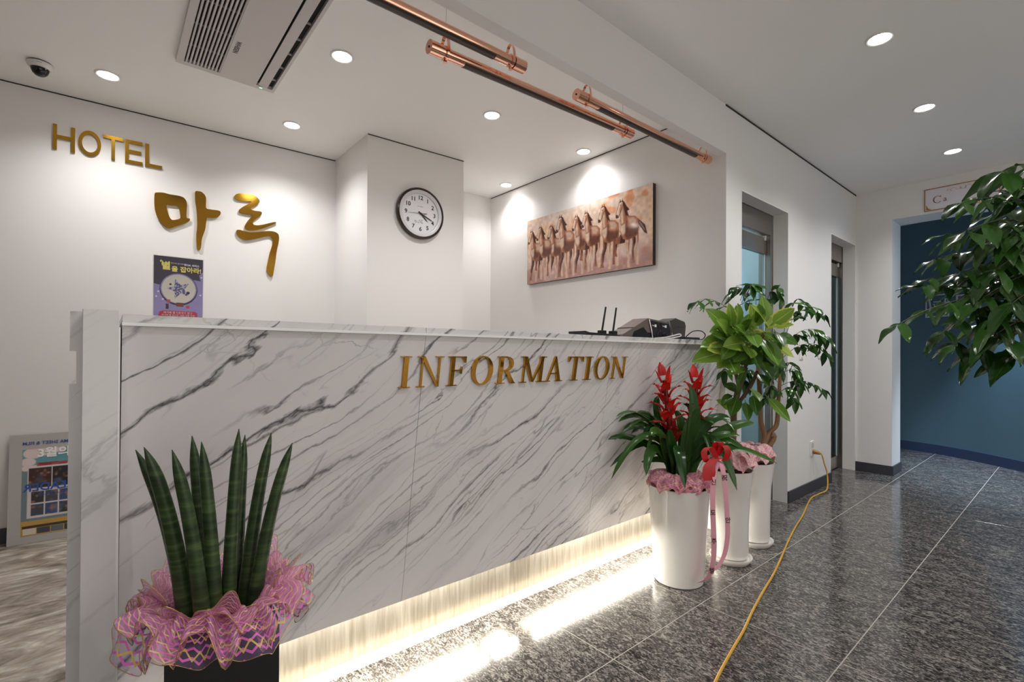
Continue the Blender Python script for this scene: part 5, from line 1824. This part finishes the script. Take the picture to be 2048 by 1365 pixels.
_, v_, n_ = ruffle(fg, M_TULLE, (P2[0], P2[1], H2), 0.030, 0.116, 0.10, 0.022, 8, 0.016, 21, lift=0.04)
_, v_, n_ = ruffle(fg, M_TULLE, (P2[0], P2[1], H2), 0.040, 0.112, 0.06, 0.055, 6, 0.022, 22, lift=0.03)

# ------------------------------------------------------------------ compound-leaved trees
M_TREE = leaf_mat('tree_leaf', (18, 50, 18), (62, 106, 40), 0.20, None, (60, 96, 50), 0.18)
M_TWIG = mat('green_twig', (66, 70, 44), 0.6)
tr_me = [leaf_mesh('leaf', 1, 0.33 + 0.025 * i, 0.10 + 0.05 * i, 0.16, seed=30 + i, wave=0.03, twist=0.12 * (i - 1.5), nl=8) for i in range(4)]
for me_ in tr_me:
    me_.materials.append(M_TREE)


def frond(parent, A, C, T, pairs, ln, rs, rad=0.0018, hang=0.5, last=True):
    A, C, T = Vector(A), Vector(C), Vector(T)
    K = C * 2 - (A + T) * 0.5
    path = bez(A, K, T, 10)
    MB().tube(path, [rad * (1 - 0.6 * i / 10) for i in range(11)], 6, cap=False).build('twig', M_TWIG, parent, smooth=True)
    for i in range(pairs):
        t = 0.30 + 0.66 * i / max(1, pairs - 1)
        f = t * 10; k = min(int(f), 9)
        P = path[k].lerp(path[k + 1], f - k)
        tn = (path[k + 1] - path[k]).normalized()
        side = tn.cross(Vector((0, 0, 1)))
        if side.length < 0.1:
            side = Vector((1, 0, 0))
        side.normalize()
        for s in (-1, 1):
            d = side * s * rs.uniform(0.7, 1.0) + tn * rs.uniform(0.35, 0.75) + Vector((0, 0, -hang * rs.uniform(0.4, 1.3)))
            upv = Vector((0, 0, 0.8)) - Vector((RM[1][0], RM[1][1], 0)) * 0.45 + side * rs.uniform(-.4, .4) + tn * rs.uniform(-.3, .3)
            put_leaf('leaf', rs.choice(tr_me), None, parent, P, d, upv, ln * rs.uniform(0.78, 1.12))
    if last:
        put_leaf('leaf', rs.choice(tr_me), None, parent, path[-1] - (path[-1] - path[-2]) * 0.2, (path[-1] - path[-2]).normalized() + Vector((0, 0, -0.15)), Vector((0, 0, 1)), ln * 1.1)


ft = empty('evergreen_tree', (P3[0], P3[1], 0), 'small dark green leafy tree with forked stems in the rearmost white pot', 'potted plant')
H3 = 0.470
pot(ft, P3, PROF2(H3), SAUC)
D3 = 2.80
rs = random.Random(4)
M_BARK3 = mat('tan_bark', (136, 104, 76), 0.75)
for pth, r0 in (([(P3[0] - .01, P3[1], H3 - 0.05), at(1528, 880, D3), at(1522, 845, D3), at(1520, 800, D3), at(1516, 740, D3), at(1512, 660, D3)], 0.017),
                ([(P3[0] + .01, P3[1], H3 - 0.05), at(1535, 872, D3), at(1553, 850, D3), at(1556, 810, D3), at(1560, 760, D3), at(1565, 690, D3)], 0.016),
                ([at(1540, 868, D3), at(1546, 880, D3), (P3[0], P3[1] + .01, H3 - 0.05)], 0.020)):
    pp = smooth_path([tuple(p) for p in pth], 4)
    MB().tube(pp, [r0 * (1 - 0.5 * i / len(pp)) for i in range(len(pp))], 10).build('trunk', M_BARK3, ft, smooth=True)
for (bu, bv, cu_, cv_, tu, tv, d0, dt, n, ln) in (
        (1512, 680, 1445, 610, 1392, 604, D3, 2.56, 4, 0.085), (1512, 660, 1490, 585, 1465, 580, D3, 2.85, 4, 0.085), (1512, 650, 1510, 580, 1500, 572, D3, 2.75, 4, 0.085), (1514, 650, 1545, 580, 1560, 590, D3, 2.75, 4, 0.085),
        (1565, 690, 1600, 620, 1640, 625, D3, 2.78, 4, 0.088), (1565, 680, 1585, 608, 1608, 605, D3, 2.90, 3, 0.08), (1563, 700, 1610, 660, 1655, 676, D3, 2.74, 5, 0.085), (1562, 720, 1612, 688, 1652, 708, D3, 2.80, 5, 0.08),
        (1560, 750, 1590, 740, 1600, 765, D3, 2.75, 3, 0.08), (1558, 775, 1600, 762, 1648, 780, D3, 2.76, 5, 0.062), (1556, 790, 1580, 775, 1590, 800, D3, 2.72, 3, 0.07), (1518, 760, 1500, 740, 1490, 765, D3, 2.78, 3, 0.075),
        (1520, 780, 1535, 750, 1545, 775, D3, 2.72, 3, 0.075), (1516, 740, 1540, 715, 1560, 735, D3, 2.70, 4, 0.08), (1560, 740, 1580, 725, 1590, 745, D3, 2.9, 3, 0.075), (1514, 700, 1470, 690, 1450, 745, D3, 2.68, 3, 0.075), (1556, 800, 1548, 780, 1530, 800, D3, 2.74, 3, 0.06)):
    frond(ft, at(bu, bv, d0), at(cu_, cv_, (d0 + dt) / 2), at(tu, tv, dt), n + 1, ln * 1.12, rs, hang=0.75)
_, v_, n_ = ruffle(ft, M_TULLE, (P3[0], P3[1], H3), 0.030, 0.116, 0.09, 0.022, 8, 0.016, 31, lift=0.035)
_, v_, n_ = ruffle(ft, M_TULLE, (P3[0], P3[1], H3), 0.040, 0.100, 0.05, 0.06, 6, 0.022, 32, lift=0.02)

# big tree at the right edge, its pot and trunk outside the frame
bx, by = 2.45, -0.25
bt = empty('tall_tree', (bx, by, 0), 'tall dark glossy-leaved tree reaching in from the right edge of the photo', 'potted plant')
MB().lathe([(0.0, 0.0), (0.15, 0.0), (0.16, 0.02), (0.19, 0.42), (0.195, 0.45), (0.18, 0.45), (0.17, 0.40), (0.0, 0.40)], (bx, by, 0), 48).build('pot', M_CERAMIC, bt, smooth=True)
rs = random.Random(11)
MB().lathe([(0.0, 0.412), (0.174, 0.410)], (bx, by, 0), 40, cap=False).build('soil', M_SOIL, bt, smooth=True)
trunk_p = smooth_path([(bx, by, 0.38), (bx - .05, by + .08, 0.70), (2.335, -0.045, 0.95), (2.295, 0.015, 1.20), (2.275, 0.045, 1.45), (2.265, 0.06, 1.68)], 5)
MB().tube(trunk_p, [0.027 - 0.0007 * i for i in range(len(trunk_p))], 12).build('trunk', M_BARK, bt, smooth=True)
DT = 1.45
tr2 = []
for (bu, bv, cu_, cv_, tu, tv, d0, dt, n, ln) in (
        (2150, 420, 2010, 395, 1915, 408, 1.50, 1.36, 4, 0.086), (2150, 400, 2060, 335, 2000, 345, 1.50, 1.45, 4, 0.10), (2150, 470, 2020, 440, 1925, 466, 1.50, 1.38, 4, 0.10), (2140, 500, 2020, 470, 1890, 470, 1.50, 1.50, 4, 0.085),
        (2140, 540, 2000, 500, 1870, 520, 1.50, 1.55, 5, 0.085), (2140, 560, 1990, 540, 1850, 560, 1.50, 1.48, 5, 0.085), (2130, 600, 1980, 580, 1840, 570, 1.48, 1.46, 5, 0.085), (2120, 640, 1960, 595, 1785, 655, 1.46, 1.32, 5, 0.075),
        (2120, 640, 1990, 610, 1880, 670, 1.46, 1.36, 5, 0.085), (2130, 660, 2000, 640, 1905, 690, 1.46, 1.40, 4, 0.080), (2140, 680, 2060, 640, 1990, 670, 1.42, 1.34, 4, 0.11), (2140, 700, 2070, 680, 2025, 710, 1.40, 1.32, 3, 0.11),
        (2140, 480, 2060, 440, 1990, 480, 1.45, 1.38, 5, 0.10), (2140, 520, 2060, 500, 1985, 545, 1.44, 1.36, 5, 0.10), (2140, 560, 2050, 550, 1960, 600, 1.42, 1.36, 5, 0.10), (2140, 600, 2060, 590, 1990, 640, 1.40, 1.34, 5, 0.10),
        (2150, 380, 2080, 360, 2030, 380, 1.50, 1.42, 4, 0.10), (2150, 440, 2080, 430, 2030, 470, 1.42, 1.36, 4, 0.10), (2150, 580, 2080, 570, 2020, 610, 1.38, 1.30, 4, 0.10), (2150, 540, 2070, 540, 2010, 560, 1.55, 1.6, 5, 0.09),
        (2150, 620, 2060, 620, 1960, 650, 1.55, 1.6, 5, 0.09), (2150, 500, 2060, 480, 1950, 500, 1.6, 1.66, 5, 0.085), (2150, 450, 2060, 420, 1985, 430, 1.6, 1.62, 5, 0.085), (2150, 640, 2040, 560, 1930, 560, 1.5, 1.55, 5, 0.085),
        (2100, 430, 2030, 385, 1960, 392, 1.52, 1.50, 3, 0.09), (2100, 520, 2010, 520, 1920, 545, 1.46, 1.42, 4, 0.09), (2100, 600, 2010, 560, 1900, 610, 1.50, 1.50, 4, 0.09), (2090, 690, 2030, 660, 1960, 700, 1.40, 1.36, 2, 0.10)):
    fb_ = at(min(bu, 2085), bv, d0)
    tp_ = min(trunk_p, key=lambda q: abs(q.z - (fb_.z - 0.07)))
    MB().tube(bez(tp_, (tp_ + fb_) / 2 + Vector((0, 0, 0.025)), fb_, 5), [0.0060, 0.0055, 0.005, 0.0045, 0.0038, 0.0028], 7, cap=False).build('branch', M_BARK, bt, smooth=True)
    frond(bt, fb_, at(cu_, cv_, (d0 + dt) / 2), at(tu, tv, dt), n + (1 if tu < 1960 else 0), ln * (0.95 if tu < 1950 else 1.12), rs, rad=0.0026, hang=0.75)
